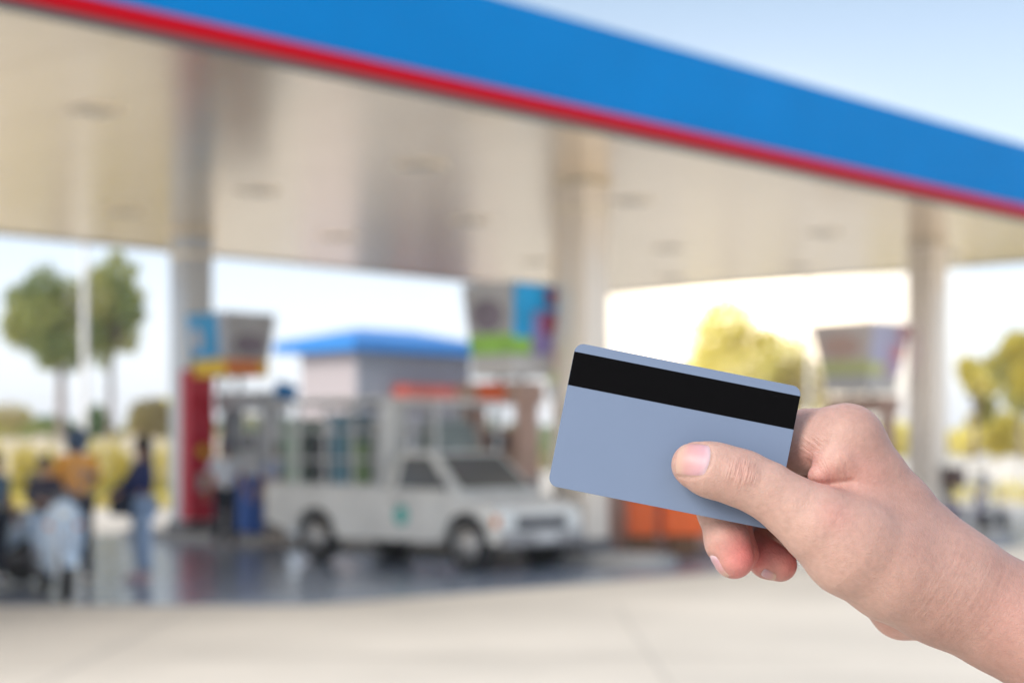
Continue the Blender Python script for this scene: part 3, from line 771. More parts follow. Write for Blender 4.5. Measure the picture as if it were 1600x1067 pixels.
right = [(1138, 62, [(1135, 500, 40, 34), (1110, 530, 34, 34), (1170, 540, 44, 34), (1135, 575, 62, 40), (1100, 590, 40, 40)], [L_gold, L_gold, L_yl], 'pale golden tree seen above the middle of the card', 3500),
         (1240, 64, [(1225, 560, 40, 40), (1250, 600, 46, 40), (1215, 620, 40, 40)], [L_gold, L_tan], 'pale golden tree right of the card, behind the box sign', 2600),
         (1522, 54, [(1518, 578, 18, 20), (1535, 600, 26, 18), (1545, 640, 14, 22), (1520, 600, 18, 16)], [L_yl, L_gold, L_ol], 'slim olive tree right of the right-hand column', 2400),
         (1595, 52, [(1592, 545, 26, 26), (1575, 575, 24, 26), (1610, 590, 34, 34), (1600, 620, 30, 24)], [L_yl, L_ol], 'taller olive tree at the right edge', 3800),
         (1515, 58, [(1505, 690, 30, 20), (1540, 675, 26, 26)], [L_gold, L_yl], 'golden bush right of the right-hand column', 2000),
         (1585, 57, [(1570, 680, 26, 34), (1600, 690, 30, 30)], [L_yl, L_gold, L_ol], 'yellow bush under the tree at the right edge', 2400),
         (1400, 60, [(1400, 680, 26, 22), (1380, 700, 30, 20)], [L_gold, L_yl], 'golden bush behind the pump above the hand', 1800)]
for i, (u, Y, L, ms, lab, cnt) in enumerate(right):
    tree(X(u, Y), Y, 5, .09, clumps_px(u, Y, L), cnt, .13, ms, lab, 'golden trees beyond the white wall', seed=50 + i)
# columnar shrubs against the cream wall
words = ['far left, at the frame edge', 'second from the left edge', 'behind the pale scooter', 'left of the orange-shirted person', 'right of the orange-shirted person', 'midway between the two standing figures', 'left of the woman in navy', 'right of the woman in navy']
for i, u in enumerate((-4, 28, 48, 76, 148, 172, 192, 252)):
    o = empty('columnar_shrub', (X(u, 44.3), 44.3, 0)); tag(o, 'yellow-green columnar shrub on the wall, ' + words[i], 'shrub', 'columnar shrubs along the cream wall')
    MB().tube((0, 0, 0), (0, 0, 1.2), .03, .015, 6).build('stem', m_bark, o)
    hh = random.uniform(.75, 1.0)
    leaf_crown([(0, 0, .9 * hh, .20, .2, .8 * hh), (0, 0, .45, .24, .22, .42), (.02, 0, 1.35 * hh, .15, .15, .4)], 700, .06, [L_yl, L_ol, L_yl], o, 'foliage', 90 + i)
for (x0, x1, y, h, lab, ms, sd_) in ((-12.6, -8.0, 43.4, .35, 'low bright yellow hedge at the foot of the cream wall', [L_yl, L_gold], 5), (12.0, 24.0, 48.6, .55, 'low yellow hedge in front of the white wall at right', [L_gold, L_yl], 6)):
    k = np.arange(x0, x1, .35); o = leaf_crown([(x, y, h * .5, .26, .25, h * .55) for x in k], 3600, .07, ms, None, 'hedge', sd_); tag(o, lab, 'hedge')
for i in range(9):    # far tree line
    u = (-150, 330, 420, 520, 760, 900, 1010, 1330, 1750)[i]; Y = 110 + 7 * (i % 3)
    tree(X(u, Y), Y, 4, .15, [(-3, 0, 1.6, 4, 2, 1.4), (3, 0, 1.4, 4, 2, 1.3), (0, 0, 2.0, 3, 2, 1.3)], 2200, .28, [L_blue, L_tan], 'low distant tree on the horizon, %s' % ('beyond the left edge', 'right of the grey column', 'behind the attendant', 'behind the truck cage', 'behind the truck cab', 'behind the nearest column', 'behind the card', 'behind the hand', 'beyond the right edge')[i], 'far tree line', 70 + i)

# lamp posts
def lamp_post(x, y, r, h, lab):
    o = empty('lamp_post', (x, y, 0)); tag(o, lab, 'lamp post', 'tall lamp posts')
    MB().tube((0, 0, 0), (0, 0, h), r, r * .8, 12).build('pole', m_white, o)
    MB().box((0, 0, .1), (.3, .3, .2), bev=.02).build('base', m_kerb, o)
    MB().tube((0, 0, h), (.9, 0, h + .3), .04).build('arm', m_white, o); MB().box((1.1, 0, h + .3), (.5, .18, .1), bev=.03).build('lamp_head', m_lframe, o)
lamp_post(X(132, 42), 42, .085, 9, 'white lamp post standing in front of the green trees at left')
lamp_post(X(1264, 47), 47, .05, 10, 'thin pale lamp post between the card and the right box sign')
# ================================================================ pickup truck
m_tw = mat('truck_paint', (0.80, 0.80, 0.77), rough=.35, spec=.5, vary=.12, vscale=2, coat=.3)
m_glass = mat('window_glass', (0.11, 0.11, 0.105), rough=.12, spec=.7)
m_tyre = mat('tyre', (0.022, 0.022, 0.024), rough=.8)
m_rim = mat('rim', (0.50, 0.48, 0.46), rough=.35, metal=.5)
m_chrome = mat('bright_trim', (0.62, 0.62, 0.62), rough=.2, metal=.8)
m_lens = mat('lamp_lens', (0.80, 0.82, 0.80), rough=.1, spec=.8)
m_amber = mat('amber_lens', (0.7, 0.2, 0.01), rough=.2)
m_teal = mat('teal_emblem', (0.05, 0.50, 0.45), rough=.4)
m_frame = mat('grey_tube', (0.66, 0.67, 0.68), rough=.4, metal=.2)
tr = empty('pickup_truck', (-1.17, 22.50, 0), math.atan2(-.678, .735))
tag(tr, 'white pickup truck with a tall cage on its bed, parked beside the pump island', 'truck')
W2 = .76
def arch_profile():
    pts = [(-2.25, .50), (-2.25, 1.00), (.08, 1.00), (.10, .98), (1.36, .965), (1.48, .90), (1.96, .80), (2.06, .70), (2.08, .44)]
    def arch(cx):  # right to left
        return [(cx + .40 * math.cos(a), .33 + .40 * math.sin(a)) for a in [R(8 + 164 * k / 10) for k in range(11)]]
    pts += [(2.04, .36), (1.96, .34)] + arch(1.52) + [(1.05, .34), (-.80, .34)] + arch(-1.25) + [(-1.72, .40)]
    return pts
MB().prism(arch_profile(), -W2, W2).build('body', m_tw, tr)
MB().box((0, 0, .42), (3.9, .9, .22)).build('chassis', m_dark, tr)
# cab
bm = bmesh.new()
cabA = [(.12, .965), (1.36, .965), (.80, 1.46), (.22, 1.46)]
def cabw(z): return W2 - .02 - (z - .965) * .22
Lf = [bm.verts.new((x, -cabw(z), z)) for x, z in cabA]; Rt = [bm.verts.new((x, cabw(z), z)) for x, z in cabA]
bm.faces.new(Lf); bm.faces.new(Rt[::-1])
for k in range(4): bm.faces.new((Lf[k], Rt[k], Rt[(k + 1) % 4], Lf[(k + 1) % 4]))
bmesh.ops.recalc_face_normals(bm, faces=bm.faces[:]); bmesh.ops.bevel(bm, geom=bm.edges[:], offset=.03, segments=2, affect='EDGES')
me = bpy.data.meshes.new('cab'); bm.to_mesh(me); bm.free(); link_mesh('cab', me, m_tw, tr)
def quadslab(name, pts, nrm, th, m, parent):
    bm = bmesh.new(); n = Vector(nrm).normalized() * th
    A = [bm.verts.new(Vector(p)) for p in pts]; B = [bm.verts.new(Vector(p) + n) for p in pts]; bm.faces.new(A); bm.faces.new(B[::-1])
    for k in range(len(pts)): bm.faces.new((A[k], B[k], B[(k + 1) % len(pts)], A[(k + 1) % len(pts)]))
    bmesh.ops.recalc_face_normals(bm, faces=bm.faces[:]); me = bpy.data.meshes.new(name); bm.to_mesh(me); bm.free(); return link_mesh(name, me, m, parent)
for sy in (-1, 1):
    d = quadslab('door', [(.20, sy * W2, .42), (1.18, sy * W2, .42), (1.18, sy * W2, .94), (.20, sy * W2, .94)], (0, sy, 0), .012, m_tw, tr)
    MB().box((.34, sy * (W2 + .025), .82), (.14, .03, .03), bev=.006).build('handle', m_dark, d)
    if sy < 0: MB().lathe([(.001, -.008), (.12, -.008), (.12, .002), (.001, .002)], (.42, sy * (W2 + .016), .66), 'Y', 20).build('teal_emblem', m_teal, d)
    y = lambda z: sy * (cabw(z) + .004)
    quadslab('side_window', [(.30, y(1.0), 1.0), (1.20, y(1.0), 1.0), (.80, y(1.39), 1.39), (.34, y(1.39), 1.39)], (0, sy, 0), .008, m_glass, tr)
    mrr = MB().box((1.22, sy * (W2 + .10), 1.06), (.06, .14, .12), bev=.015).tube((1.2, sy * W2, .98), (1.22, sy * (W2 + .08), 1.04), .012).build('side_mirror', m_dark, tr)
quadslab('windshield', [(1.33, -.62, 1.0), (1.33, .62, 1.0), (.86, .54, 1.41), (.86, -.54, 1.41)], (.5, 0, .56), .014, m_glass, tr)
quadslab('rear_window', [(.17, -.5, 1.08), (.17, .5, 1.08), (.21, .46, 1.38), (.21, -.46, 1.38)], (-1, 0, .1), .014, m_glass, tr)
MB().box((2.085, 0, .60), (.03, .90, .16), bev=.01).build('grille', m_dark, tr)
MB().box((2.11, 0, .40), (.12, 1.50, .17), bev=.03).build('front_bumper', mat('bumper_grey', (.30, .29, .29), rough=.4), tr)
MB().box((-2.30, 0, .48), (.10, 1.45, .14), bev=.02).build('rear_bumper', m_dark, tr)
MB().box((2.175, 0, .42), (.01, .36, .10)).build('number_plate', m_white, tr)
for sy in (-1, 1):
    h_ = MB().box((2.07, sy * .60, .63), (.06, .26, .17), bev=.02).build('headlight', m_lens, tr)
    MB().box((2.02, sy * .74, .62), (.10, .05, .13), bev=.01).build('indicator', m_amber, h_)
    MB().box((-2.262, sy * .66, .72), (.03, .12, .26), bev=.008).build('tail_light', m_sred, tr)
whl = None
for x, sy in ((-1.25, -1), (1.52, -1), (-1.25, 1), (1.52, 1)):
    w_ = empty('wheel', (x, sy * .66, .33)); w_.parent = tr; w_.rotation_euler = (0, 0, 0 if sy < 0 else math.pi)
    if whl is None:
        MB().lathe([(.21, -.085), (.31, -.10), (.33, -.07), (.33, .07), (.31, .10), (.21, .085)], (0, 0, 0), 'Y', 28).build('tyre', m_tyre, w_, True)
        mb = MB(); mb.lathe([(.215, -.09), (.20, -.06), (.08, -.035), (.07, -.075), (.001, -.08), (.001, .08), (.215, .08)], (0, 0, 0), 'Y', 28); mb.build('rim', m_rim, w_, True); whl = w_
    else:
        for ch in whl.children: c = ch.copy(); COL.objects.link(c); c.parent = w_
# cage over the bed and rack over the cab
cg = MB(); z0, z1 = 1.0, 2.10
for y in (-.70, .70):
    for x in (-2.20, -1.65, -1.1, -.55, 0.0): cg.tube((x, y, z0 - .02), (x, y, z1), .028, .028, 8)
    for z in (z0 + .02, 1.35, 1.72, z1): cg.tube((-2.22, y, z), (.02, y, z), .022, .022, 8)
for z in (z0 + .02, z1):
    for x in (-2.20, 0.0): cg.tube((x, -.70, z), (x, .70, z), .022, .022, 8)
cg.build('cage', m_frame, tr)
MB().box((-1.10, 0, z1 + .03), (2.30, 1.46, .035), bev=.01).build('cage_roof', m_tw, tr)
MB().box((.04, -.52, 1.56), (.05, .34, 1.06), bev=.01).build('cage_end_panel', m_tw, tr)
rk = MB()
for x in (.16, .82):
    for y in (-.56, .56): rk.tube((x, y, 1.46), (x, y, 2.06), .024, .024, 8)
for y in (-.56, .56): rk.tube((.04, y, 2.06), (.86, y, 2.06), .024); rk.tube((.1, y, 1.74), (.82, y, 1.74), .016)
rk.tube((.82, -.56, 2.06), (.82, .56, 2.06), .024); rk.build('cab_rack', m_frame, tr)
MB().box((.45, 0, 2.09), (.86, 1.2, .03), bev=.008).build('rack_roof', m_tw, tr)
# cargo carried in the cage
TM = Matrix.Translation(tr.location) @ Matrix.Rotation(tr.rotation_euler.z, 4, 'Z')
m_cg = [mat('cargo_palegreen', (.38, .50, .42), rough=.5, vary=.1), mat('cargo_dark', (.05, .06, .07), rough=.6), mat('cargo_blue', (.16, .32, .42), rough=.5, vary=.1), mat('cargo_grey', (.35, .38, .38), rough=.6, vary=.1), mat('cargo_green', (.20, .34, .12), rough=.6)]
cargo = [(-1.95, -.35, .42, .5, .85, 0, 'pale green bin at the rear of the truck cage'), (-1.45, -.38, .34, .42, .62, 1, 'dark bin in the truck cage, second from the rear'), (-1.02, -.36, .34, .44, .90, 2, 'tall blue bin in the middle of the truck cage'),
         (-.62, -.40, .26, .40, .55, 4, 'green bin in the truck cage near the cab'), (-.28, -.36, .32, .44, .80, 3, 'grey bin in the truck cage right behind the cab'), (-1.6, .34, .6, .5, .75, 3, 'grey bin on the far side of the truck cage')]
for x, y, dx, dy, dz, mi, lab in cargo:
    p = TM @ Vector((x, y, 1.005)); o = empty('storage_bin', p, tr.rotation_euler.z); tag(o, lab, 'bin', 'bins carried in the truck cage')
    bm = bmesh.new(); r = bmesh.ops.create_cube(bm, size=1)
    for v in bm.verts: s_ = .86 if v.co.z < 0 else 1.0; v.co = Vector((v.co.x * dx * s_, v.co.y * dy * s_, (v.co.z + .5) * dz))
    bmesh.ops.bevel(bm, geom=bm.edges[:], offset=.02, segments=2, affect='EDGES'); me = bpy.data.meshes.new('tub'); bm.to_mesh(me); bm.free(); link_mesh('tub', me, m_cg[mi], o)
    MB().box((0, 0, dz + .02), (dx + .03, dy + .03, .05), bev=.012).tube((-dx / 2 - .03, -.08, dz - .1), (-dx / 2 - .03, .08, dz - .1), .012).build('lid', m_cg[mi], o)
MBp = MB().path([tuple(v) for v in ((.30, -.2, 1.5), (.62, -.2, 1.5))], .01)
bm_ = MBp; bm_.bm.free()
o = empty('folded_sheet', TM @ Vector((.46, .0, 1.475)), tr.rotation_euler.z); tag(o, 'grey-green folded tarpaulin on the cab roof under the rack', 'tarpaulin')
mb = MB(); [mb.box((random.uniform(-.02, .02), random.uniform(-.02, .02), .045 + k * .075), (.48 - k * .03, .8 - k * .05, .07), bev=.03) for k in range(5)]; mb.build('fold', mat('tarp', (.24, .28, .27), rough=.8, vary=.2, vscale=8), o)

# ================================================================ people
def skin_obj(name, V, E, Rr, m, parent, root=0, sub=1):
    bm = bmesh.new(); lay = bm.verts.layers.skin.verify(); vs = []
    for p, r in zip(V, Rr):
        v = bm.verts.new(p); rr = (r, r) if not isinstance(r, tuple) else r; v[lay].radius = rr; vs.append(v)
    vs[root][lay].use_root = True
    for a, b in E: bm.edges.new((vs[a], vs[b]))
    me = bpy.data.meshes.new(name); bm.to_mesh(me); bm.free()
    o = link_mesh(name, me, m, parent)
    k = o.modifiers.new('skin', 'SKIN'); k.use_smooth_shade = True
    s = o.modifiers.new('sub', 'SUBSURF'); s.levels = sub; s.render_levels = sub
    return o
m_skin = mat('people_skin', (.42, .24, .17), rough=.6, vary=.05)
m_hair = mat('dark_hair', (.012, .010, .012), rough=.5)
def person(loc, rz, height, label, shirt, legs, hair='short', armsL=None, armsR=None, seated=False, lean=0.0, sleeves='short', hairm=None, shoes=None, group='people at the station', cap=None):
    """faces local -Y. arms: (elbow, hand) in local metres for a 1.7 m body"""
    k = height / 1.70
    o = empty('person', loc, rz); tag(o, label, 'person', group)
    S = lambda p: Vector(p) * k
    def L(p):   # lean forward about the hips
        p = Vector(p); q = p - Vector((0, 0, .92)); c, s_ = math.cos(lean), math.sin(lean)
        return Vector((q.x, q.y * c - q.z * s_, q.z * c + q.y * s_)) + Vector((0, 0, .92))
    drop = .0
    if seated:
        hip = [(-.10, .02, .90), (.10, .02, .90)]; knee = [(-.14, -.40, .86), (.14, -.40, .86)]; ank = [(-.14, -.36, .44), (.14, -.36, .44)]; toe = [(-.15, -.50, .40), (.15, -.50, .40)]
    else:
        hip = [(-.095, .0, .90), (.095, .0, .90)]; knee = [(-.11, -.03, .50), (.10, .01, .50)]; ank = [(-.12, .02, .08), (.11, .04, .08)]; toe = [(-.14, -.14, .03), (.13, -.12, .03)]
    aL = armsL or ((-.25, .02, 1.14), (-.25, -.10, .90)); aR = armsR or ((.25, .02, 1.14), (.25, -.10, .90))
    V = [(0, 0, .95), L((0, .01, 1.12)), L((0, 0, 1.30)), L((0, .01, 1.44)), L((0, -.005, 1.53)), L((0, -.02, 1.60)), L((0, -.01, 1.66)),
         L((-.17, .01, 1.40)), L(aL[0]), L(aL[1]), L((.17, .01, 1.40)), L(aR[0]), L(aR[1]), hip[0], knee[0], ank[0], toe[0], hip[1], knee[1], ank[1], toe[1], L((0, -.105, 1.585))]
    Rr = [.13, .12, .14, .07, .055, .088, .075, .055, .042, .030, .055, .042, .030, .085, .06, .042, .032, .085, .06, .042, .032, .018]
    E = [(0, 1), (1, 2), (2, 3), (3, 4), (4, 5), (5, 6), (2, 7), (7, 8), (8, 9), (2, 10), (10, 11), (11, 12), (0, 13), (13, 14), (14, 15), (15, 16), (0, 17), (17, 18), (18, 19), (19, 20), (5, 21)]
    for hi, el in ((9, 8), (12, 11)):      # palm and five fingers
        d = (Vector(V[hi]) - Vector(V[el])).normalized(); sx = -1 if hi == 9 else 1
        side = d.cross(Vector((0, -1, .2))).normalized()
        V.append(Vector(V[hi]) + d * .07); Rr.append(.026); pi_ = len(V) - 1; E.append((hi, pi_))
        for q in range(4):
            b0 = Vector(V[pi_]) + side * (-.027 + .018 * q) + d * .03; V.append(b0); Rr.append(.009); E.append((pi_, len(V) - 1))
            V.append(b0 + d * (.045, .055, .05, .035)[q] + Vector((0, -.012, 0))); Rr.append(.007); E.append((len(V) - 2, len(V) - 1))
        V.append(Vector(V[hi]) + side * -.04 + d * .045); Rr.append(.010); E.append((hi, len(V) - 1))
    skin_obj('body', [S(p) for p in V], E, [r * k for r in Rr], m_skin, o)
    # shirt
    e1 = .62 if sleeves == 'short' else 1.0
    mid = lambda a, b, f: Vector(a) + (Vector(b) - Vector(a)) * f
    SV = [L((0, 0, .93)), L((0, .01, 1.12)), L((0, 0, 1.31)), L((0, .005, 1.43)), L((-.17, .01, 1.39)), mid(V[7], V[8], e1 if sleeves == 'short' else 1), L((.17, .01, 1.39)), mid(V[10], V[11], e1 if sleeves == 'short' else 1)]
    SR = [(.165, .135), (.155, .125), (.175, .14), .085, .078, .066, .078, .066]
    SE = [(0, 1), (1, 2), (2, 3), (2, 4), (4, 5), (2, 6), (6, 7)]
    if sleeves == 'long':
        SV += [mid(V[8], V[9], .92), mid(V[11], V[12], .92)]; SR += [.045, .045]; SE += [(5, 8), (7, 9)]
    skin_obj('shirt', [S(p) for p in SV], SE, [tuple(x * k for x in r) if isinstance(r, tuple) else r * k for r in SR], shirt, o, 1)
    TV = [(0, 0, .94), hip[0], knee[0], mid(knee[0], ank[0], .93), hip[1], knee[1], mid(knee[1], ank[1], .93)]
    skin_obj('trousers', [S(p) for p in TV], [(0, 1), (1, 2), (2, 3), (0, 4), (4, 5), (5, 6)], [r * k for r in (.150, .105, .082, .066, .105, .082, .066)], legs, o)
    for a, t_ in ((ank[0], toe[0]), (ank[1], toe[1])):
        c = (Vector(a) + Vector(t_)) / 2; MB().ball(S(c), (.05 * k, .14 * k, .045 * k)).build('shoe', shoes or m_dark, o, True)
    hc = L((0, .012, 1.635))
    mb = MB(); mb.ball(S(hc), (.103 * k, .115 * k, .105 * k), 16)
    if hair == 'long': mb.ball(S(L((0, .07, 1.52))), (.10 * k, .06 * k, .20 * k), 14); mb.ball(S(L((0, .09, 1.36))), (.085 * k, .045 * k, .14 * k), 14)
    if cap is None: mb.build('hair', hairm or m_hair, o, True)
    else:
        mb.bm.free(); MB().ball(S(L((0, .01, 1.65))), (.11 * k, .12 * k, .095 * k), 16).ball(S(L((0, -.13, 1.645))), (.075 * k, .08 * k, .016 * k), 12).build('cap', cap, o, True)
    for sx in (-.035, .035): MB().ball(S(L((sx, -.092, 1.615))), (.012 * k, .008 * k, .008 * k), 8).build('eye', m_hair, o, True)
    return o
m_orsh = mat('orange_shirt', (.75, .34, .06), rough=.8, vary=.08, vscale=5); m_navy = mat('navy_top', (.012, .022, .10), rough=.8, vary=.1, vscale=5)
m_jean = mat('light_jeans', (.34, .46, .64), rough=.85, vary=.1, vscale=6); m_lb = mat('pale_blue_shirt', (.78, .85, .97), rough=.8, vary=.06)
m_drk = mat('dark_trousers', (.018, .025, .045), rough=.85); m_bsh = mat('blue_shirt', (.20, .27, .50), rough=.8); m_cream = mat('cream_trousers', (.5, .44, .38), rough=.8)
m_gb = mat('grey_blue_shirt', (.10, .18, .26), rough=.8); m_pink = mat('pink_shoe', (.50, .34, .40), rough=.6); m_kid = mat('dark_jacket', (.03, .025, .045), rough=.8); m_ygr = mat('lime_cap', (.50, .62, .03), rough=.6); m_capb = mat('navy_cap', (.02, .05, .13), rough=.7)
m_helm = mat('helmet_blue', (.035, .07, .13), rough=.3)
hand_front_L = ((-.24, -.08, 1.15), (-.10, -.30, 1.12)); hand_front_R = ((.24, -.08, 1.15), (.10, -.30, 1.12))
P = lambda u, Y: (X(u, Y), Y, 0.006)
p1 = person(P(120, 18.4), R(-150), 1.68, 'person in a mustard orange shirt and dark helmet standing behind the pale scooter', m_orsh, m_drk, armsL=hand_front_L, armsR=hand_front_R, cap=m_helm, sleeves='long')
MB().ball(Vector((0, .0, 1.60)) * (1.68 / 1.7), (.135, .15, .145), 18).build('helmet', m_helm, p1, True)
p2_ = person(P(222, 19.3), R(-62), 1.60, 'woman in a navy top and light blue jeans facing left with a dark bag', m_navy, m_jean, hair='long', armsL=((-.22, -.12, 1.16), (-.14, -.32, 1.05)), armsR=((.22, -.12, 1.16), (.14, -.32, 1.05)), sleeves='long', shoes=m_pink)
bg_ = empty('handbag', (X(190, 19.25), 19.25, .90), R(10)); tag(bg_, 'dark shoulder bag held in front of the woman in navy', 'handbag')
MB().box((0, 0, 0), (.26, .34, .30), bev=.05).build('pouch', m_drk, bg_, True); MB().path([(0, -.12, .10), (.02, -.08, .26), (.02, .08, .26), (0, .12, .10)], .012).build('strap', m_drk, bg_)
person(P(352, 25.0), R(18), 1.58, 'attendant in a pale blue shirt, dark trousers and navy cap beside the blue bin', m_lb, m_drk, armsL=((-.27, .03, 1.14), (-.30, -.10, .92)), armsR=((.27, .02, 1.14), (.30, -.12, .94)), cap=m_capb)
person(P(430, 24.9), R(-30), 1.55, 'person in a blue top and cream trousers at the rear of the truck', m_bsh, m_cream, armsR=hand_front_R)
person((X(744, 23.0) , 23.05, .006), R(0), 1.44, 'attendant in a lime cap and pale blue shirt behind the truck bonnet', m_lb, m_drk, cap=m_ygr, armsL=hand_front_L, armsR=hand_front_R, lean=.18)
person(P(-8, 18.6), R(60), 1.42, 'person in a grey-blue shirt cut off by the left frame edge', m_gb, m_drk)

# ================================================================ scooters
m_sc = mat('scooter_blue', (.50, .62, .76), rough=.35, coat=.3, vary=.04); m_sc2 = mat('scooter_grey', (.30, .27, .33), rough=.4)
def scooter(loc, rz, label, mb_):
    """heads towards local -Y"""
    o = empty('scooter', loc, rz); tag(o, label, 'scooter', 'parked scooters')
    bm = bmesh.new(); secs = [(.10, .34, .13, .10), (.26, .44, .18, .20), (.50, .50, .19, .25), (.78, .58, .16, .20), (1.08, .68, .07, .09)]  # y, z, halfwidth, halfheight
    rings = []
    for y, z, hw, hh in secs:
        rings.append([bm.verts.new((hw * math.cos(a), y - .25, z + hh * math.sin(a))) for a in [2 * math.pi * q / 14 for q in range(14)]])
    for A, B in zip(rings[:-1], rings[1:]):
        for q in range(14): bm.faces.new((A[q], A[(q + 1) % 14], B[(q + 1) % 14], B[q]))
    bm.faces.new(rings[0]); bm.faces.new(rings[-1]); bmesh.ops.recalc_face_normals(bm, faces=bm.faces[:])
    me = bpy.data.meshes.new('rear_body'); bm.to_mesh(me); bm.free(); link_mesh('rear_body', me, mb_, o, True)
    MB().box((0, -.14, .27), (.28, .42, .06), bev=.02).build('footboard', m_dark, o)
    # leg shield, front fairing
    bm = bmesh.new(); pr = [(.10, -.38, .22), (.19, -.40, .42), (.22, -.44, .62), (.20, -.50, .80), (.13, -.53, .93), (.05, -.54, .99)]
    Fv = [[bm.verts.new((x * f, y - .07 * (1 - f * f), z)) for f in (-1, -.6, 0, .6, 1)] for x, y, z in pr]; Bv = [[bm.verts.new((x * f, y + .05, z)) for f in (-1, -.6, 0, .6, 1)] for x, y, z in pr]
    for G in (Fv, Bv):
        for i in range(5):
            for j in range(4): bm.faces.new((G[i][j], G[i][j + 1], G[i + 1][j + 1], G[i + 1][j]))
    for i in range(5):
        for j in (0, 4): bm.faces.new((Fv[i][j], Fv[i + 1][j], Bv[i + 1][j], Bv[i][j]))
    for i in (0, 5):
        for j in range(4): bm.faces.new((Fv[i][j], Fv[i][j + 1], Bv[i][j + 1], Bv[i][j]))
    bmesh.ops.recalc_face_normals(bm, faces=bm.faces[:]); me = bpy.data.meshes.new('leg_shield'); bm.to_mesh(me); bm.free(); link_mesh('leg_shield', me, mb_, o, True)
    MB().box((0, .34, .76), (.25, .62, .10), bev=.04).build('seat', m_black, o, True)
    MB().tube((-.33, -.42, 1.02), (.33, -.42, 1.02), .016).ball((0, -.46, 1.0), (.11, .08, .08)).tube((-.34, -.42, 1.02), (-.24, -.42, 1.02), .022).tube((.24, -.42, 1.02), (.34, -.42, 1.02), .022).build('handlebar', m_dark, o)
    for sx in (-1, 1): MB().tube((sx * .2, -.42, 1.02), (sx * .26, -.42, 1.20), .007).box((sx * .28, -.42, 1.22), (.11, .02, .07), bev=.01).build('mirror', m_dark, o)
    MB().ball((0, -.565, .86), (.075, .03, .055)).build('headlight', m_lens, o, True)
    for sx in (-1, 1): MB().ball((sx * .14, -.515, .74), (.035, .02, .03)).build('indicator', m_amber, o, True)
    MB().lathe([(.001, 0), (.24, 0), (.26, 0), (.001, 0)], (0, 0, -5), 'X', 6).bm.free()
    for y in (-.66, .62):
        w_ = empty('wheel', (0, y, .25)); w_.parent = o
        MB().lathe([(.17, -.045), (.23, -.05), (.25, -.02), (.25, .02), (.23, .05), (.17, .045)], (0, 0, 0), 'X', 22).build('tyre', m_tyre, w_, True)
        MB().lathe([(.175, -.04), (.05, -.03), (.001, -.05), (.001, .05), (.05, .03), (.175, .04)], (0, 0, 0), 'X', 18).build('rim', m_rim, w_, True)
    MB().tube((-.07, -.66, .25), (-.06, -.47, .86), .022).tube((.07, -.66, .25), (.06, -.47, .86), .022).build('fork', m_chrome, o)
    fd = MB(); 
    for q in range(6):
        a0, a1 = R(25 + q * 22), R(25 + (q + 1) * 22); fd.box((0, -.66 + .285 * math.cos((a0 + a1) / 2), .25 + .285 * math.sin((a0 + a1) / 2)), (.13, .115, .012), rot=Matrix.Rotation((a0 + a1) / 2 + R(90), 4, 'X'))
    fd.build('front_fender', mb_, o)
    MB().box((.0, .45, .27), (.26, .42, .16), bev=.04).tube((.13, .3, .24), (.16, .85, .30), .04, .05).build('engine', m_dark, o)
    MB().box((0, .74, .62), (.14, .04, .08), bev=.01).build('tail_light', m_amber, o)
    MB().tube((-.1, .15, .2), (-.26, .12, .02), .012).build('kickstand', m_dark, o)
    return o
scooter(P(86, 17.4), R(24), 'pale blue scooter facing the camera in front of the orange-shirted person', m_sc)
scooter((X(-48, 19.2), 19.2, .006), R(-98), 'pale blue scooter seen side-on at the left frame edge', m_sc)
scooter((X(1492, 29.5), 29.5, .006), R(60), 'grey scooter parked beside the right-hand column', m_sc2)
bx = empty('top_box', (X(1490, 29.4), 29.4, .83), R(60)); tag(bx, 'brown box strapped on the grey scooter seat', 'box'); MB().box((0, 0, .16), (.34, .36, .32), bev=.05).build('shell', mat('box_brown', (.12, .075, .065), rough=.5), bx, True); MB().box((0, 0, .335), (.36, .38, .04), bev=.015).build('lid', m_dark, bx)
kid = person((X(70, 17.62), 17.62, -.02), R(24), 1.30, 'small child in dark clothes with black hair sitting on the pale blue scooter', m_kid, m_jean, seated=True, armsL=hand_front_L, armsR=hand_front_R, sleeves='long')
kid.location.z = .10

# ================================================================ bins and barrier
m_bin = mat('bin_blue', (.015, .10, .42), rough=.5, vary=.1)
o = empty('wheelie_bin', SN(3.62, 8.75, .15), AT); tag(o, 'tall blue wheelie bin right of the attendant', 'bin')
bm = bmesh.new(); bmesh.ops.create_cube(bm, size=1)
for v in bm.verts: f = .80 if v.co.z < 0 else 1; v.co = Vector((v.co.x * .5 * f, v.co.y * .55 * f, (v.co.z + .5) * .80 + .06))
bmesh.ops.bevel(bm, geom=bm.edges[:], offset=.03, segments=2, affect='EDGES'); me = bpy.data.meshes.new('tub'); bm.to_mesh(me); bm.free(); link_mesh('tub', me, m_bin, o)
MB().box((0, 0, .89), (.54, .60, .06), bev=.025).tube((-.2, .31, .88), (.2, .31, .88), .02).build('lid', m_bin, o)
for sx in (-.2, .2): MB().lathe([(.001, -.03), (.09, -.03), (.09, .03), (.001, .03)], (sx, .24, .09), 'X', 16).build('wheel', m_tyre, o)
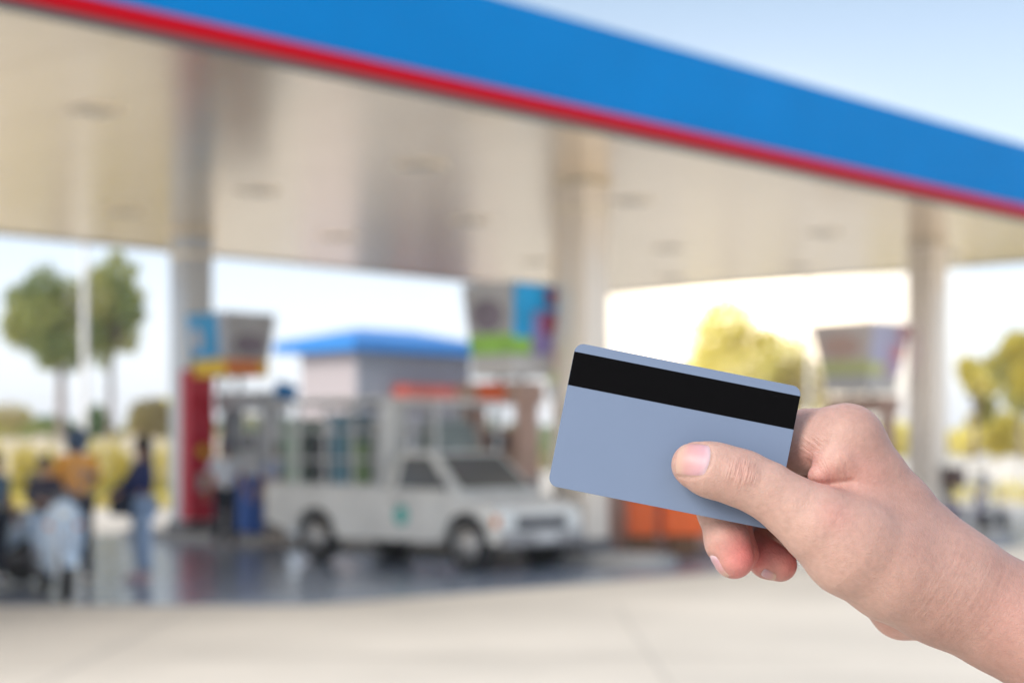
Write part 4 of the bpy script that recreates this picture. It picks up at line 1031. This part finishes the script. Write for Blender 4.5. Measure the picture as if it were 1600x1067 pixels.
for i, (u, lab) in enumerate(((1000, 'orange bin on a brown base under the card, left one of the two'), (1066, 'orange bin on a brown base beside the fingers, right one of the two'))):
    o = empty('orange_bin', (X(u, 23.9), 23.9, .006), R(4)); tag(o, lab, 'bin', 'orange bins under the card')
    MB().box((0, 0, .60), (.40 if i == 0 else .60, .42, .62), bev=.03).build('tub', m_org, o); MB().box((0, 0, .93), (.44 if i == 0 else .64, .48, .05), bev=.015).build('lid', m_org, o)
    MB().box((0, .01, .15), (.38, .36, .26), bev=.01).build('base', m_brown, o)
    MB().box((0, -.222, .86), (.22, .02, .03), bev=.008).build('handle', m_dark, o)
o = empty('storage_cabinet', (X(1035, 25.2), 25.2, .006), R(6)); tag(o, 'low tan metal cabinet behind the two orange bins', 'cabinet')
MB().box((0, 0, .66), (1.72, .45, 1.24), bev=.015).build('cabinet_body', m_ptan, o); MB().box((0, 0, .03), (1.66, .40, .06)).build('plinth', m_dark, o)
for sx in (-.43, .43):
    d_ = MB().box((sx, -.235, .66), (.80, .02, 1.12), bev=.005).build('door', m_ptan, o); MB().box((sx * .35, -.255, .7), (.02, .025, .16), bev=.005).build('handle', m_dark, d_)
o = empty('metal_barrier', (X(1534, 27.6), 27.6, .0)); tag(o, 'thin dark hoop barrier right of the grey scooter', 'barrier')
MB().path([(-.22, 0, 0), (-.22, 0, .90), (-.19, 0, .96), (.19, 0, .96), (.22, 0, .90), (.22, 0, 0)], .025).build('hoop', m_pgrey, o); MB().tube((-.22, 0, .5), (.22, 0, .5), .018).build('crossbar', m_pgrey, o)
for sx in (-.22, .22): MB().lathe([(.001, 0), (.07, 0), (.07, .015), (.001, .015)], (sx, 0, .006), 'Z', 14).build('foot_plate', m_pgrey, o)

# ================================================================ hazy air
mb = MB(); mb.box((0, 185, 5.5), (640, 510, 14.0)); hz = mb.build('haze', None); hz['kind'] = 'stuff'
m = bpy.data.materials.new('haze_air'); m.use_nodes = True; t = m.node_tree; t.nodes.clear()
o_ = t.nodes.new('ShaderNodeOutputMaterial'); v_ = t.nodes.new('ShaderNodeVolumePrincipled')
v_.inputs['Color'].default_value = (0.97, 0.95, 0.93, 1); v_.inputs['Density'].default_value = 0.0014; v_.inputs['Anisotropy'].default_value = 0.6
t.links.new(v_.outputs[0], o_.inputs['Volume']); hz.data.materials.append(m); hz.display_type = 'WIRE'
